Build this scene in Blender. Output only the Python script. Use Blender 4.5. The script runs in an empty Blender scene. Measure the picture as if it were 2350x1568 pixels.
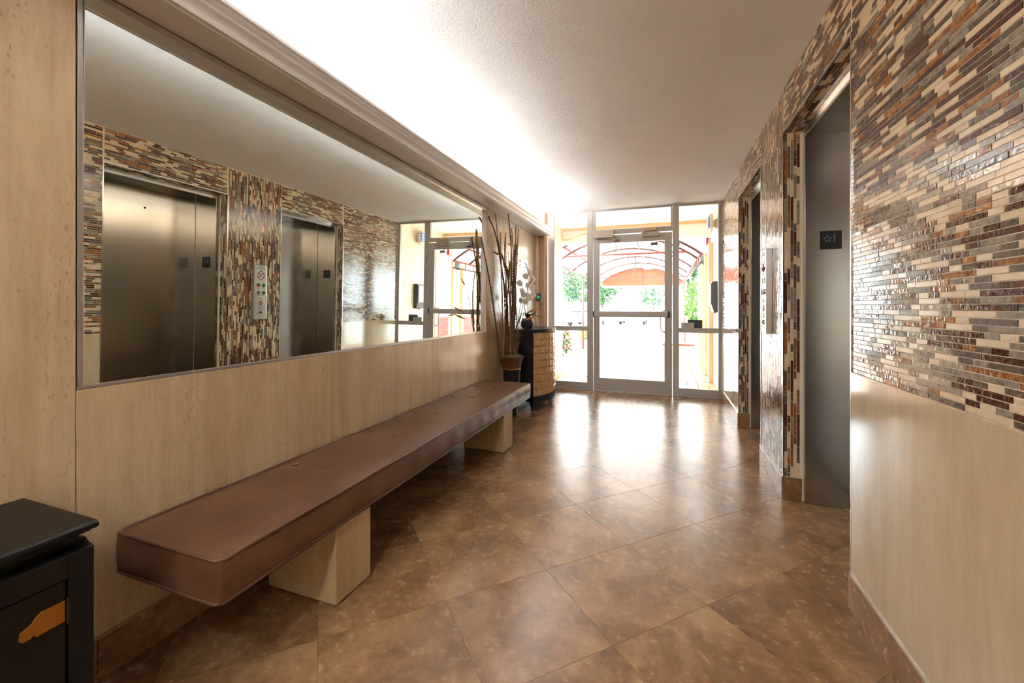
import bpy, bmesh, math, random
from mathutils import Vector, Matrix
random.seed(7)
S = bpy.context.scene
COL = S.collection
R = math.radians

# ------------------------------------------------------------------ camera
F, CX, CY, H = 958.0, 1175.0, 704.0, 1.18          # pixels of the 2350x1568 frame; H = lens height in metres
YAW = math.atan((1523 - CX) / F)
cd = bpy.data.cameras.new('camera'); cam = bpy.data.objects.new('camera', cd); COL.objects.link(cam)
cd.sensor_width = 36; cd.lens = F * 36 / 2350; cd.shift_y = -(784 - CY) / 2350
cd.clip_start = 0.02; cd.clip_end = 400
cam.location = (0, 0, H); cam.rotation_euler = (math.pi / 2, 0, YAW)
S.camera = cam
# ------------------------------------------------------------------ world, sun, exposure
W = bpy.data.worlds.new('world'); S.world = W; W.use_nodes = True
wn = W.node_tree.nodes; wl = W.node_tree.links; wn.clear()
wo = wn.new('ShaderNodeOutputWorld'); wb = wn.new('ShaderNodeBackground')
wb.inputs['Color'].default_value = (0.82, 0.91, 1.0, 1); wb.inputs['Strength'].default_value = 11.5
wl.new(wb.outputs[0], wo.inputs[0])
sd = bpy.data.lights.new('sun', 'SUN'); sd.energy = 8.5; sd.angle = R(0.6); sd.color = (1, 0.95, 0.88)
sun = bpy.data.objects.new('sun', sd); COL.objects.link(sun)
sun.rotation_euler = Vector((-0.62, 0.32, 0.8)).to_track_quat('Z', 'Y').to_euler()
TUBE_STRENGTH = 84.0
ADDED_LAMP_STRENGTH = 38.0
vs = S.view_settings
vs.view_transform = 'Standard'; vs.look = 'None'; vs.gamma = 1; vs.use_curve_mapping = False; vs.exposure = 1.2

# ------------------------------------------------------------------ pixel helpers (direction only; the plane gives the distance)
FW = Vector((-math.sin(YAW), math.cos(YAW), 0)); RT = Vector((math.cos(YAW), math.sin(YAW), 0))
CAM = Vector((0, 0, H))
def ray(u, v): return FW + RT * ((u - CX) / F) + Vector((0, 0, (CY - v) / F))
def on_y(u, v, y): d = ray(u, v); return CAM + d * (y / d.y)
def proj(p):
    q = Vector(p) - CAM; z = q.dot(FW)
    return (CX + F * q.dot(RT) / z, CY - F * q.z / z, z)

# ------------------------------------------------------------------ object helpers
def tag(o, label=None, cat=None, group=None, kind=None):
    if label: o['label'] = label
    if cat: o['category'] = cat
    if group: o['group'] = group
    if kind: o['kind'] = kind
    return o
def empty(name, loc=(0, 0, 0)):
    o = bpy.data.objects.new(name, None); o.empty_display_size = 0.1; COL.objects.link(o); o.location = loc; return o
def wm(o):
    return o.matrix_basis.copy() if o.parent is None else wm(o.parent) @ o.matrix_parent_inverse @ o.matrix_basis
def link(name, me, parent=None):
    o = bpy.data.objects.new(name, me); COL.objects.link(o)
    if parent is not None: o.parent = parent; o.matrix_parent_inverse = wm(parent).inverted()
    return o
class MB:
    def __init__(s): s.v = []; s.f = []; s.m = []
    def face(s, pts, m=0):
        b = len(s.v); s.v += [tuple(p) for p in pts]; s.f.append(tuple(range(b, b + len(pts)))); s.m.append(m)
    def box(s, x0, x1, y0, y1, z0, z1, m=0):
        x0, x1 = sorted((x0, x1)); y0, y1 = sorted((y0, y1)); z0, z1 = sorted((z0, z1))
        b = len(s.v)
        s.v += [(x0,y0,z0),(x1,y0,z0),(x1,y1,z0),(x0,y1,z0),(x0,y0,z1),(x1,y0,z1),(x1,y1,z1),(x0,y1,z1)]
        for q in ((3,2,1,0),(4,5,6,7),(0,1,5,4),(1,2,6,5),(2,3,7,6),(3,0,4,7)):
            s.f.append(tuple(b + i for i in q)); s.m.append(m)
        return s
    def prism(s, prof, a0, a1, axis='y', m=0):
        # closed profile of 2-D points swept along an axis: y -> (x,z), x -> (y,z), z -> (x,y)
        def P(p, a): return {'y': (p[0], a, p[1]), 'x': (a, p[0], p[1]), 'z': (p[0], p[1], a)}[axis]
        n = len(prof); b = len(s.v)
        s.v += [P(p, a0) for p in prof] + [P(p, a1) for p in prof]
        for i in range(n):
            j = (i + 1) % n; s.f.append((b + i, b + j, b + n + j, b + n + i)); s.m.append(m)
        s.f.append(tuple(b + n - 1 - i for i in range(n))); s.f.append(tuple(b + n + i for i in range(n))); s.m += [m, m]
        return s
    def tube(s, path, r, seg=8, m=0, closed=False, cap=True):
        path = [Vector(p) for p in path]; n = len(path)
        rs = r if isinstance(r, (list, tuple)) else [r] * n
        b = len(s.v); up = None
        for i, p in enumerate(path):
            if closed: t = path[(i + 1) % n] - path[i - 1]
            else: t = path[min(i + 1, n - 1)] - path[max(i - 1, 0)]
            t.normalize()
            if up is None:
                a = Vector((0, 0, 1)) if abs(t.z) < .9 else Vector((1, 0, 0)); up = (a - t * a.dot(t)).normalized()
            else: up = (up - t * up.dot(t)).normalized()
            w = t.cross(up)
            for k in range(seg):
                an = 2 * math.pi * k / seg; s.v.append(tuple(p + (up * math.cos(an) + w * math.sin(an)) * rs[i]))
        for i in range(n if closed else n - 1):
            j = (i + 1) % n
            for k in range(seg):
                l = (k + 1) % seg; s.f.append((b + i*seg + k, b + i*seg + l, b + j*seg + l, b + j*seg + k)); s.m.append(m)
        if cap and not closed:
            s.f.append(tuple(b + seg - 1 - k for k in range(seg))); s.f.append(tuple(b + (n-1)*seg + k for k in range(seg))); s.m += [m, m]
        return s
    def lathe(s, prof, c, seg=32, m=0, axis='z', arc=None):
        c = Vector(c); b = len(s.v); n = len(prof)
        for (r, h) in prof:
            for k in range(seg):
                a = 2 * math.pi * k / seg; ca, sa = math.cos(a) * r, math.sin(a) * r
                s.v.append(tuple(c + {'z': Vector((ca, sa, h)), 'x': Vector((h, ca, sa)), 'y': Vector((sa, h, ca))}[axis]))
        for i in range(n - 1):
            for k in range(seg):
                l = (k + 1) % seg; s.f.append((b + i*seg + k, b + i*seg + l, b + (i+1)*seg + l, b + (i+1)*seg + k)); s.m.append(m)
        s.f.append(tuple(b + seg - 1 - k for k in range(seg))); s.f.append(tuple(b + (n-1)*seg + k for k in range(seg))); s.m += [m, m]
        return s
    def mesh(s, name, mats, smooth=False):
        me = bpy.data.meshes.new(name); me.from_pydata(s.v, [], s.f)
        for mt in (mats if isinstance(mats, (list, tuple)) else [mats]): me.materials.append(mt)
        me.polygons.foreach_set('material_index', s.m)
        if smooth: me.polygons.foreach_set('use_smooth', [True] * len(s.f))
        me.update(); return me
    def build(s, name, mats, parent=None, smooth=False, bevel=0, segs=2, auto=None):
        o = link(name, s.mesh(name, mats, smooth), parent)
        if bevel:
            bm = bmesh.new(); bm.from_mesh(o.data); bmesh.ops.recalc_face_normals(bm, faces=bm.faces); bm.to_mesh(o.data); bm.free()
            md = o.modifiers.new('bevel', 'BEVEL'); md.width = bevel; md.segments = segs; md.limit_method = 'ANGLE'; md.angle_limit = R(40)
        else:
            bm = bmesh.new(); bm.from_mesh(o.data); bmesh.ops.recalc_face_normals(bm, faces=bm.faces); bm.to_mesh(o.data); bm.free()
        if auto: o.data.set_sharp_from_angle(angle=R(auto))
        return o
def bx(name, mats, parent, x0, x1, y0, y1, z0, z1, bevel=0, segs=2):
    return MB().box(x0, x1, y0, y1, z0, z1).build(name, mats, parent, bevel=bevel, segs=segs)
def text_mesh(name, body, size, mat, mtx, parent, depth=0.0003, align='CENTER'):
    cu = bpy.data.curves.new(name, 'FONT'); cu.body = body; cu.size = size; cu.align_x = align; cu.align_y = 'CENTER'; cu.extrude = depth
    tmp = bpy.data.objects.new('tmp_text', cu); me = bpy.data.meshes.new_from_object(tmp)
    bpy.data.objects.remove(tmp); bpy.data.curves.remove(cu)
    me.transform(mtx); me.materials.clear(); me.materials.append(mat)
    return link(name, me, parent)
def axes(x, y, z, o):
    x, y, z = Vector(x), Vector(y), Vector(z)
    return Matrix(((x.x, y.x, z.x, o[0]), (x.y, y.y, z.y, o[1]), (x.z, y.z, z.z, o[2]), (0, 0, 0, 1)))

# ------------------------------------------------------------------ materials
def lin(r, g, b):
    f = lambda c: (c / 255 / 12.92) if c / 255 <= .04045 else ((c / 255 + .055) / 1.055) ** 2.4
    return (f(r), f(g), f(b), 1)
def mat(name, col=(200, 200, 200), rough=.5, metal=0, spec=.5, emit=None, es=0, trans=0, coat=0):
    m = bpy.data.materials.new(name); m.use_nodes = True; b = m.node_tree.nodes['Principled BSDF']
    b.inputs['Base Color'].default_value = lin(*col); b.inputs['Roughness'].default_value = rough; b.inputs['Metallic'].default_value = metal
    b.inputs['Specular IOR Level'].default_value = spec; b.inputs['Coat Weight'].default_value = coat; b.inputs['Coat Roughness'].default_value = .03
    if emit: b.inputs['Emission Color'].default_value = lin(*emit); b.inputs['Emission Strength'].default_value = es
    return m
class N:
    def __init__(s, m): s.m = m; s.t = m.node_tree; s.n = s.t.nodes; s.l = s.t.links; s.b = s.n['Principled BSDF']
    def new(s, t, **k):
        n = s.n.new(t)
        for a, v in k.items(): setattr(n, a, v)
        return n
    def pos(s, scale=(1, 1, 1), loc=(0, 0, 0), rot=(0, 0, 0), rand=0):
        g = s.new('ShaderNodeNewGeometry'); mp = s.new('ShaderNodeMapping')
        mp.inputs['Scale'].default_value = scale; mp.inputs['Location'].default_value = loc; mp.inputs['Rotation'].default_value = rot
        src = g.outputs['Position']
        if rand:
            oi = s.new('ShaderNodeObjectInfo'); ad = s.new('ShaderNodeVectorMath', operation='MULTIPLY_ADD')
            cmb = s.new('ShaderNodeCombineXYZ')
            for i in range(3): s.l.new(oi.outputs['Random'], cmb.inputs[i])
            s.l.new(cmb.outputs[0], ad.inputs[0]); ad.inputs[1].default_value = (rand, rand * 1.7, rand * .6); s.l.new(src, ad.inputs[2]); src = ad.outputs[0]
        s.l.new(src, mp.inputs[0]); return mp.outputs[0]
    def noise(s, vec, scale, detail=4, rough=.55, dist=0):
        n = s.new('ShaderNodeTexNoise'); n.inputs['Scale'].default_value = scale; n.inputs['Detail'].default_value = detail
        n.inputs['Roughness'].default_value = rough; n.inputs['Distortion'].default_value = dist; s.l.new(vec, n.inputs['Vector']); return n.outputs[0]
    def ramp(s, fac, stops):
        r = s.new('ShaderNodeValToRGB'); e = r.color_ramp.elements
        while len(e) < len(stops): e.new(.5)
        for i, (p, c) in enumerate(stops): e[i].position = p; e[i].color = lin(*c) if len(c) == 3 else c
        s.l.new(fac, r.inputs[0]); return r.outputs[0]
    def mix(s, a, b, fac, mode='MIX'):
        m = s.new('ShaderNodeMix', data_type='RGBA', blend_type=mode)
        for sock, v in ((m.inputs[6], a), (m.inputs[7], b), (m.inputs[0], fac)):
            if hasattr(v, 'is_output'): s.l.new(v, sock)
            else: sock.default_value = v
        return m.outputs[2]
    def math(s, op, a, b=0):
        m = s.new('ShaderNodeMath', operation=op)
        for i, v in enumerate((a, b)):
            if hasattr(v, 'is_output'): s.l.new(v, m.inputs[i])
            else: m.inputs[i].default_value = v
        return m.outputs[0]
    def bump(s, h, strength=.3, dist=.01):
        b = s.new('ShaderNodeBump'); b.inputs['Strength'].default_value = strength; b.inputs['Distance'].default_value = dist
        s.l.new(h, b.inputs['Height']); s.l.new(b.outputs[0], s.b.inputs['Normal']); return b
    def color(s, c): s.l.new(c, s.b.inputs['Base Color'])
    def rough(s, c): s.l.new(c, s.b.inputs['Roughness'])

M = {}
# travertine of the bench wall: vertical streaks, pits
def travertine(name, base, light, dark, pits, rough, streak=34, vs=1.1, coat=.25):
    m = mat(name, base, rough); n = N(m)
    p = n.pos((1, 1, .10), rand=3.0); a = n.noise(p, streak, 7, .72, 0)
    p2 = n.pos((1, 1, .3), rand=2.0); b = n.noise(p2, 4.5, 7, .66, .3); a2 = n.noise(n.pos((1, 1, .05), rand=4.0), streak * .3, 4, .55, 0)
    c = n.mix(n.ramp(a, [(.26, dark), (.5, base), (.74, light)]), n.ramp(a2, [(.3, dark), (.5, base), (.7, light)]), .4)
    c2 = n.ramp(b, [(.28, (218, 206, 186)), (.72, (255, 253, 248))])
    c = n.mix(c, c2, .75, 'MULTIPLY')
    if pits:
        pp = n.noise(n.pos((1, 1, .35)), 120, 3, .6); msk = n.noise(n.pos((1, 1, .12)), 9, 3, .6)
        k = n.math('MULTIPLY', n.ramp(pp, [(.58, (0, 0, 0)), (.66, (255, 255, 255))]), n.ramp(msk, [(.46, (0, 0, 0)), (.64, (255, 255, 255))]))
        c = n.mix(c, lin(132, 102, 66), n.math('MULTIPLY', k, .5))
    n.color(c); n.b.inputs['Coat Weight'].default_value = coat; n.b.inputs['Coat Roughness'].default_value = .06
    return m
M['trav'] = travertine('travertine_polished', (204, 182, 148), (214, 195, 164), (190, 165, 128), True, .24, 70)
M['marble'] = travertine('cream_marble_polished', (210, 195, 167), (216, 202, 177), (204, 187, 157), False, .14, 48, coat=.5)
M['pillar'] = travertine('travertine_honed', (196, 172, 134), (206, 184, 148), (182, 154, 114), True, .5, 30, coat=0)
m = mat('floor_tile', (140, 100, 62), .3); n = N(m)
a = n.noise(n.pos(rand=5), 3.2, 7, .62, .5); b = n.noise(n.pos(rand=3), 26, 6, .65, .3); c3 = n.noise(n.pos((1, 1, 1), rand=2), 11, 7, .7, 2.2)
c = n.ramp(a, [(.34, (98, 69, 43)), (.5, (142, 106, 71)), (.66, (182, 145, 103))])
c = n.mix(c, n.ramp(b, [(.32, (96, 68, 43)), (.5, (142, 107, 72)), (.86, (182, 147, 106))]), .40)
c = n.mix(c, lin(190, 156, 112), n.math('MULTIPLY', n.ramp(c3, [(.5, (0, 0, 0)), (.85, (255, 255, 255))]), .09))
n.color(c); n.rough(n.math('ADD', n.math('MULTIPLY', b, .12), .2)); n.bump(b, .05, .002)
n.b.inputs['Coat Weight'].default_value = .22; n.b.inputs['Coat Roughness'].default_value = .2; M['floor'] = m
M['skirt'] = m.copy(); M['skirt'].name = 'skirting_tile'
M['floor_grout'] = mat('floor_joint', (124, 94, 64), .8)
m = mat('ceiling_texture', (230, 228, 227), .9); n = N(m)
h = n.noise(n.pos(), 72, 4, .6); h2 = n.noise(n.pos(), 3, 3, .5)
n.bump(h, .6, .008); n.color(n.mix(lin(222, 219, 217), lin(236, 234, 232), h2)); M['ceil'] = m
M['peach'] = mat('peach_paint', (236, 205, 168), .7)
M['peach_dark'] = mat('tan_paint', (206, 168, 134), .6)
M['white_gloss'] = mat('white_painted_moulding', (238, 237, 238), .32)
M['soffit'] = mat('soffit_paint', (206, 197, 188), .4)
m = mat('anodised_aluminium', (188, 186, 183), .42, .1); n = N(m)
n.color(n.mix(lin(180, 177, 173), lin(194, 191, 188), n.noise(n.pos((20, 20, .6)), 6, 4))); M['alu'] = m
M['chrome'] = mat('bright_metal_strip', (205, 203, 200), .22, 1)
M['frame'] = mat('satin_mirror_frame', (196, 192, 190), .35, .9)
m = mat('mirror_glass', (232, 238, 234), .0, 1); M['mirror'] = m
m = mat('brushed_steel', (150, 146, 140), .3, 1); n = N(m)
g = n.noise(n.pos((1, 1, .02)), 300, 2, .5)
n.color(n.mix(lin(178, 173, 166), lin(188, 184, 178), g)); n.b.inputs['Roughness'].default_value = .2; M['steel'] = m
M['steel_dark'] = mat('dark_steel', (70, 66, 62), .35, 1)
M['black_gap'] = mat('shaft_black', (12, 11, 11), .8)
# mosaic materials
m = mat('amber_glass', (150, 92, 40), .05, spec=.7); n = N(m)
w = n.noise(n.pos((1, 1, 1), rot=(.5, 0, 0)), 60, 3, .5, .6)
n.color(n.ramp(w, [(.3, (98, 58, 28)), (.5, (138, 88, 46)), (.72, (174, 122, 70))])); n.bump(n.noise(n.pos((1, 1, .8)), 70, 2, .4, .8), .22, .004); M['t_amber'] = m
m = mat('maroon_glass', (74, 42, 32), .05, spec=.7); n = N(m)
n.color(n.ramp(n.noise(n.pos(), 50, 3), [(.3, (58, 32, 25)), (.7, (92, 54, 42))])); n.bump(n.noise(n.pos((1, 1, .8)), 66, 2, .4, .8), .22, .004); M['t_maroon'] = m
m = mat('olive_grey_glass', (138, 128, 110), .05, spec=.7); n = N(m)
n.color(n.ramp(n.noise(n.pos(rot=(.5, 0, 0)), 55, 3, .5, .5), [(.3, (112, 104, 90)), (.7, (158, 149, 132))])); n.bump(n.noise(n.pos((1, 1, .8)), 66, 2, .4, .8), .2, .004); M['t_grey'] = m
m = mat('dark_emperador_marble', (88, 76, 64), .14, spec=.6); n = N(m)
n.color(n.ramp(n.noise(n.pos(), 62, 5, .65, 1.0), [(.28, (50, 44, 40)), (.48, (88, 77, 65)), (.62, (112, 99, 84)), (.76, (172, 155, 130))])); M['t_emp'] = m
m = mat('cream_stone', (214, 196, 166), .2, spec=.5); n = N(m)
n.color(n.ramp(n.noise(n.pos(), 22, 4, .6), [(.3, (200, 178, 144)), (.7, (222, 206, 178))])); M['t_cream'] = m
M['grout'] = mat('cream_grout', (222, 212, 192), .75)
TM = ['t_cream', 't_emp', 't_amber', 't_maroon', 't_grey']
# furniture
m = mat('brown_leatherette', (96, 62, 46), .36); n = N(m)
a = n.noise(n.pos((1, .5, 1)), 5, 5, .6, .5)
n.color(n.ramp(a, [(.3, (84, 55, 38)), (.5, (100, 68, 48)), (.72, (116, 82, 60))])); n.rough(n.math('ADD', n.math('MULTIPLY', a, .2), .26))
n.bump(n.noise(n.pos(), 260, 3), .06, .002); M['leather'] = m
M['piping'] = mat('brown_piping', (92, 62, 45), .4)
M['black_wood'] = mat('black_lacquer', (12, 11, 11), .36, spec=.3)
M['navy_wood'] = mat('blue_black_lacquer', (26, 27, 36), .35)
M['brass'] = mat('brass', (182, 134, 66), .34, 1)
m = mat('carved_tan_wood', (196, 148, 96), .36, coat=.3); n = N(m)
n.color(n.ramp(n.noise(n.pos((1, 1, .3)), 40, 5, .6), [(.3, (176, 130, 82)), (.55, (206, 162, 112)), (.75, (224, 186, 140))])); M['tan_wood'] = m
m = mat('pot_glaze', (70, 46, 30), .3); n = N(m)
sx = n.new('ShaderNodeSeparateXYZ'); g = n.new('ShaderNodeNewGeometry'); n.l.new(g.outputs['Position'], sx.inputs[0])
k = n.noise(n.pos(), 30, 5, .65)
zz = n.math('ADD', sx.outputs[2], n.math('MULTIPLY', n.math('SUBTRACT', k, .5), .02))
up_ = n.ramp(k, [(.3, (72, 40, 22)), (.55, (104, 64, 34)), (.75, (140, 96, 54))])
c = n.mix(lin(30, 26, 27), up_, n.ramp(zz, [(.515, (0, 0, 0)), (.525, (255, 255, 255))])); n.color(c); M['pot'] = m
M['pot_band'] = mat('pot_band', (126, 88, 52), .5)
m = mat('spanish_moss', (118, 106, 88), .95); n = N(m); k = n.noise(n.pos(), 160, 4, .7); n.color(n.ramp(k, [(.35, (82, 72, 60)), (.65, (160, 148, 128))])); n.bump(k, 1, .01); M['moss'] = m
m = mat('bamboo', (150, 106, 52), .45); n = N(m); n.color(n.ramp(n.noise(n.pos((1, 1, .1)), 60, 3), [(.3, (146, 102, 50)), (.7, (206, 160, 92))])); M['bamboo'] = m
M['branch'] = mat('dark_branch', (104, 70, 44), .7); M['branch2'] = mat('grey_twig', (140, 114, 86), .8); M['node'] = mat('branch_bud', (66, 36, 32), .6)
M['seed'] = mat('tan_seed_head', (190, 142, 82), .8); M['bract'] = mat('rust_dried_leaf', (124, 66, 38), .75)
M['petal'] = mat('white_petal', (236, 228, 220), .6); M['leaf'] = mat('orchid_leaf', (48, 56, 40), .4); M['stem'] = mat('orchid_stem', (62, 62, 46), .5)
M['yellow'] = mat('flower_centre', (200, 170, 70), .6)
M['bowl'] = mat('dark_ribbed_bowl', (56, 50, 54), .45)
M['dark_plate'] = mat('black_plaque', (20, 19, 22), .4); M['plate_letter'] = mat('raised_grey_letter', (136, 136, 140), .45)
M['panel'] = mat('satin_steel_plate', (206, 210, 210), .3, .85)
M['red_print'] = mat('dark_red_print', (122, 24, 34), .5); M['grey_print'] = mat('grey_print', (96, 98, 102), .6)
M['ring'] = mat('red_ring', (196, 72, 52), .4); M['knob'] = mat('polished_button', (196, 186, 170), .12, 1)
M['led_green'] = mat('green_led', (60, 150, 40), .4, emit=(80, 220, 60), es=.5); M['led_red'] = mat('red_led', (200, 20, 40), .4, emit=(255, 20, 50), es=1.2)
M['green_button'] = mat('green_lit_button', (20, 140, 90), .4, emit=(20, 200, 120), es=.4)
M['grey_plastic'] = mat('grey_plastic', (128, 122, 116), .5); M['black_plastic'] = mat('black_plastic', (30, 32, 36), .45)
M['tube'] = mat('fluorescent_tube', (255, 255, 255), .4, emit=(238, 246, 255), es=TUBE_STRENGTH)
M['white_plain'] = mat('white_enamel', (226, 226, 222), .4)
M['card'] = mat('cream_card', (196, 190, 180), .7); M['card_dark'] = mat('charcoal_card', (62, 70, 78), .5)
M['closer'] = mat('closer_grey_beige', (176, 168, 158), .4, .3)
M['wood_tan'] = mat('tan_wood_block', (206, 178, 134), .6)
# glass: reflecting thin pane
m = bpy.data.materials.new('clear_glass'); m.use_nodes = True; t = m.node_tree; t.nodes.clear()
o_ = t.nodes.new('ShaderNodeOutputMaterial'); mx = t.nodes.new('ShaderNodeMixShader'); tr = t.nodes.new('ShaderNodeBsdfTransparent'); gl = t.nodes.new('ShaderNodeBsdfGlossy'); fr = t.nodes.new('ShaderNodeFresnel')
fr.inputs['IOR'].default_value = 1.45; gl.inputs['Roughness'].default_value = 0.0; tr.inputs['Color'].default_value = (.96, .98, .97, 1)
t.links.new(fr.outputs[0], mx.inputs[0]); t.links.new(tr.outputs[0], mx.inputs[1]); t.links.new(gl.outputs[0], mx.inputs[2]); t.links.new(mx.outputs[0], o_.inputs[0]); M['glass'] = m
# outdoors
m = mat('textured_stone_wall', (230, 216, 194), .85); n = N(m); k = n.noise(n.pos((1, 1, .12)), 40, 4, .6)
n.color(n.ramp(k, [(.3, (190, 170, 142)), (.5, (226, 212, 188)), (.7, (238, 226, 206))])); n.bump(k, .8, .02); M['stone'] = m
M['slab_white'] = mat('porch_plaster', (244, 243, 240), .85)
m = mat('terracotta_paver', (206, 148, 108), .3); n = N(m); n.color(n.mix(lin(190, 138, 104), lin(212, 168, 138), n.noise(n.pos(rand=3), 5, 4))); M['paver'] = m
M['mortar'] = mat('paver_mortar', (128, 108, 100), .8)
M['concrete'] = mat('sunlit_concrete', (210, 206, 198), .85)
M['mulch'] = mat('bark_mulch', (120, 80, 64), .95)
M['red_metal'] = mat('red_painted_steel', (140, 52, 40), .5)
M['dark_red'] = mat('oxide_steel', (66, 30, 30), .5)
def translucent(name, col, fac):
    m = bpy.data.materials.new(name); m.use_nodes = True; t = m.node_tree; t.nodes.clear()
    o = t.nodes.new('ShaderNodeOutputMaterial'); a = t.nodes.new('ShaderNodeBsdfDiffuse'); b = t.nodes.new('ShaderNodeBsdfTranslucent'); x = t.nodes.new('ShaderNodeMixShader')
    a.inputs[0].default_value = lin(*col); b.inputs[0].default_value = lin(*col); x.inputs[0].default_value = fac
    t.links.new(a.outputs[0], x.inputs[1]); t.links.new(b.outputs[0], x.inputs[2]); t.links.new(x.outputs[0], o.inputs[0]); return m
M['canvas'] = translucent('white_canopy_canvas', (238, 236, 232), .45)
M['red_canvas'] = translucent('red_canopy_canvas', (196, 84, 64), .3)
M['leaf_green'] = translucent('green_leaf', (100, 140, 66), .4); M['leaf_dark'] = translucent('dark_green_leaf', (62, 92, 62), .4)
M['leaf_yellow'] = translucent('yellow_leaf', (176, 152, 84), .4); M['leaf_red'] = translucent('red_leaf', (124, 78, 64), .4)
M['tree_leaf'] = translucent('tree_foliage', (66, 92, 56), .35); M['tree_leaf_dark'] = translucent('dark_tree_foliage', (48, 72, 64), .35)  # second crown tone is darker, picked at random per leaf
M['bark'] = mat('bark', (120, 104, 90), .9)
M['cream_door'] = mat('cream_door_paint', (238, 228, 206), .6); M['tan_jamb'] = mat('tan_door_frame', (222, 190, 144), .65); M['louvre'] = mat('maroon_louvre', (150, 82, 76), .6)
M['alarm_red'] = mat('alarm_red', (196, 40, 48), .4); M['slate'] = mat('slate_grey_box', (76, 84, 96), .5)
M['blue_sign'] = mat('blue_sign', (86, 128, 206), .5); M['white_print'] = mat('white_print', (240, 240, 240), .6); M['red_sign'] = mat('red_outline', (214, 110, 110), .6)
M['lamp_body'] = mat('grey_beige_lamp', (188, 176, 160), .5)
M['carved'] = mat('carved_cast_stone', (232, 214, 178), .85); M['cap_tile'] = mat('maroon_cap_tile', (130, 84, 80), .45)
M['car_white'] = mat('white_car_paint', (222, 224, 228), .25, coat=.5); M['car_glass'] = mat('car_window', (62, 78, 100), .1); M['tyre'] = mat('tyre_rubber', (34, 34, 36), .8)
M['tail'] = mat('red_tail_lamp', (196, 50, 64), .3); M['blue_plastic'] = mat('blue_grey_plastic', (96, 122, 156), .5)

# ================================================================== THE ROOM
XR, XL, YB, YN, ZC = 0.69, -1.69, 5.89, -3.4, 2.52      # right face, left face, glazed end, end behind the camera, ceiling
BBH = 0.137
# ---- floor: diagonal tiles
fl = MB().box(XL - .05, 1.16, YN, YB + .03, -.06, -.002).build('floor', M['floor_grout']); tag(fl, 'brown mottled stone-look floor laid in diagonal square tiles', kind='structure')
def clip_poly(poly, x0, x1, y0, y1):
    for ax, lim, sg in ((0, x0, 1), (0, x1, -1), (1, y0, 1), (1, y1, -1)):
        out = []
        for i in range(len(poly)):
            a, b = poly[i - 1], poly[i]; da, db = (a[ax] - lim) * sg, (b[ax] - lim) * sg
            if (da >= 0) != (db >= 0): t_ = da / (da - db); out.append((a[0] + (b[0]-a[0])*t_, a[1] + (b[1]-a[1])*t_))
            if db >= 0: out.append(b)
        poly = out
        if len(poly) < 3: return []
    return poly
TS, U0, V0 = 0.4653, 0.467, 1.167
c45 = math.sqrt(.5); jn = .0008
def floor_rects():       # the corridor and the two elevator recesses
    return ((XL, XR, YN, YB), (XR, 1.085, 2.035, 2.95), (XR, 1.085, 3.655, 4.575))
for i in range(-11, 14):
    for j in range(-11, 14):
        u0, u1, v0, v1 = U0 + i*TS + jn, U0 + (i+1)*TS - jn, V0 + j*TS + jn, V0 + (j+1)*TS - jn
        sq = [((u - v) * c45, (u + v) * c45) for (u, v) in ((u0, v0), (u1, v0), (u1, v1), (u0, v1))]
        for (x0, x1, y0, y1) in floor_rects():
            pl = clip_poly(sq, x0, x1, y0, y1)
            if not pl: continue
            ar = abs(sum(pl[k-1][0]*pl[k][1] - pl[k][0]*pl[k-1][1] for k in range(len(pl)))) / 2
            if ar < 2e-4: continue
            MB().prism(pl, -.004, 0, 'z').build('floor_tile', M['floor'], fl)
# ---- ceiling
tag(MB().box(XL - .1, 1.2, YN, YB + .05, ZC, ZC + .1).build('ceiling', M['ceil']), 'off-white stippled plaster ceiling', kind='structure')
tag(bx('wall_back', M['peach'], None, XL - .1, 1.2, YN - .1, YN, 0, ZC), 'plain peach painted wall behind the viewpoint', kind='structure')
# ---- left wall
wl_ = MB(); wl_.box(XL - .15, XL - .032, YN, 5.84, 0, ZC)
wl_.box(XL - .032, XL, YN, 5.84, 2.19, ZC)
wall_left = wl_.build('wall_left', M['peach']); tag(wall_left, 'peach painted wall faced with tall travertine panels', kind='structure')
MY0, MY1, MZ0, MZ1 = .745, 3.87, .924, 2.177            # mirror
gj = .0008
def slab(x0, y0, y1, z0, z1, parent, m, name='marble_panel'):
    return bx(name, m, parent, x0, x0 + .032 if x0 < 0 else x0 - .03, y0 + gj, y1 - gj, z0, z1, bevel=.0015, segs=1)
for a, b in ((-3.4, -2.38), (-2.38, -1.34), (-1.34, -.298), (-.298, .743)): slab(XL - .032 + .006, a, b, 0, 2.183, wall_left, M['trav'])
for a, b in ((.743, 1.785), (1.785, 2.828), (2.828, 3.87)): slab(XL - .032 + .006, a, b, 0, MZ0, wall_left, M['trav'])
for a, b in ((3.872, 4.80), (4.80, 5.69)): slab(XL - .032 - .004, a, b, 0, 2.183, wall_left, M['trav'])
# pier beside the glazing
pier = MB().box(XL, -1.583, 5.70, 5.86, 0, ZC).build('trim_1', M['peach_dark']); tag(pier, 'tan painted pier between travertine wall and glass sidelight', kind='structure')
bx('edge_bead', M['white_gloss'], pier, XL + .001, XL + .022, 5.685, 5.70, 0, 2.19)
# skirting
def skirt(root, segs, x_face, thick, side):
    for (a, b) in segs:
        k = a
        while k < b - 1e-4:
            e = min(k + .4653, b)
            if b - e < .06: e = b
            bx('skirting_tile', M['skirt'], root, x_face, x_face + thick * side, k + .001, e - .001, 0, BBH - .004, bevel=.001, segs=1); k = e
        bx('metal_strip', M['chrome'], root, x_face - .0005 * side, x_face + thick * side, a, b, BBH - .004, BBH)
bl = tag(empty('baseboard_left', (XL, 2, 0)), 'brown stone tile skirting with steel top strip under travertine wall', kind='structure')
skirt(bl, ((YN, 5.69),), XL + .020, .014, -1)
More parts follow.
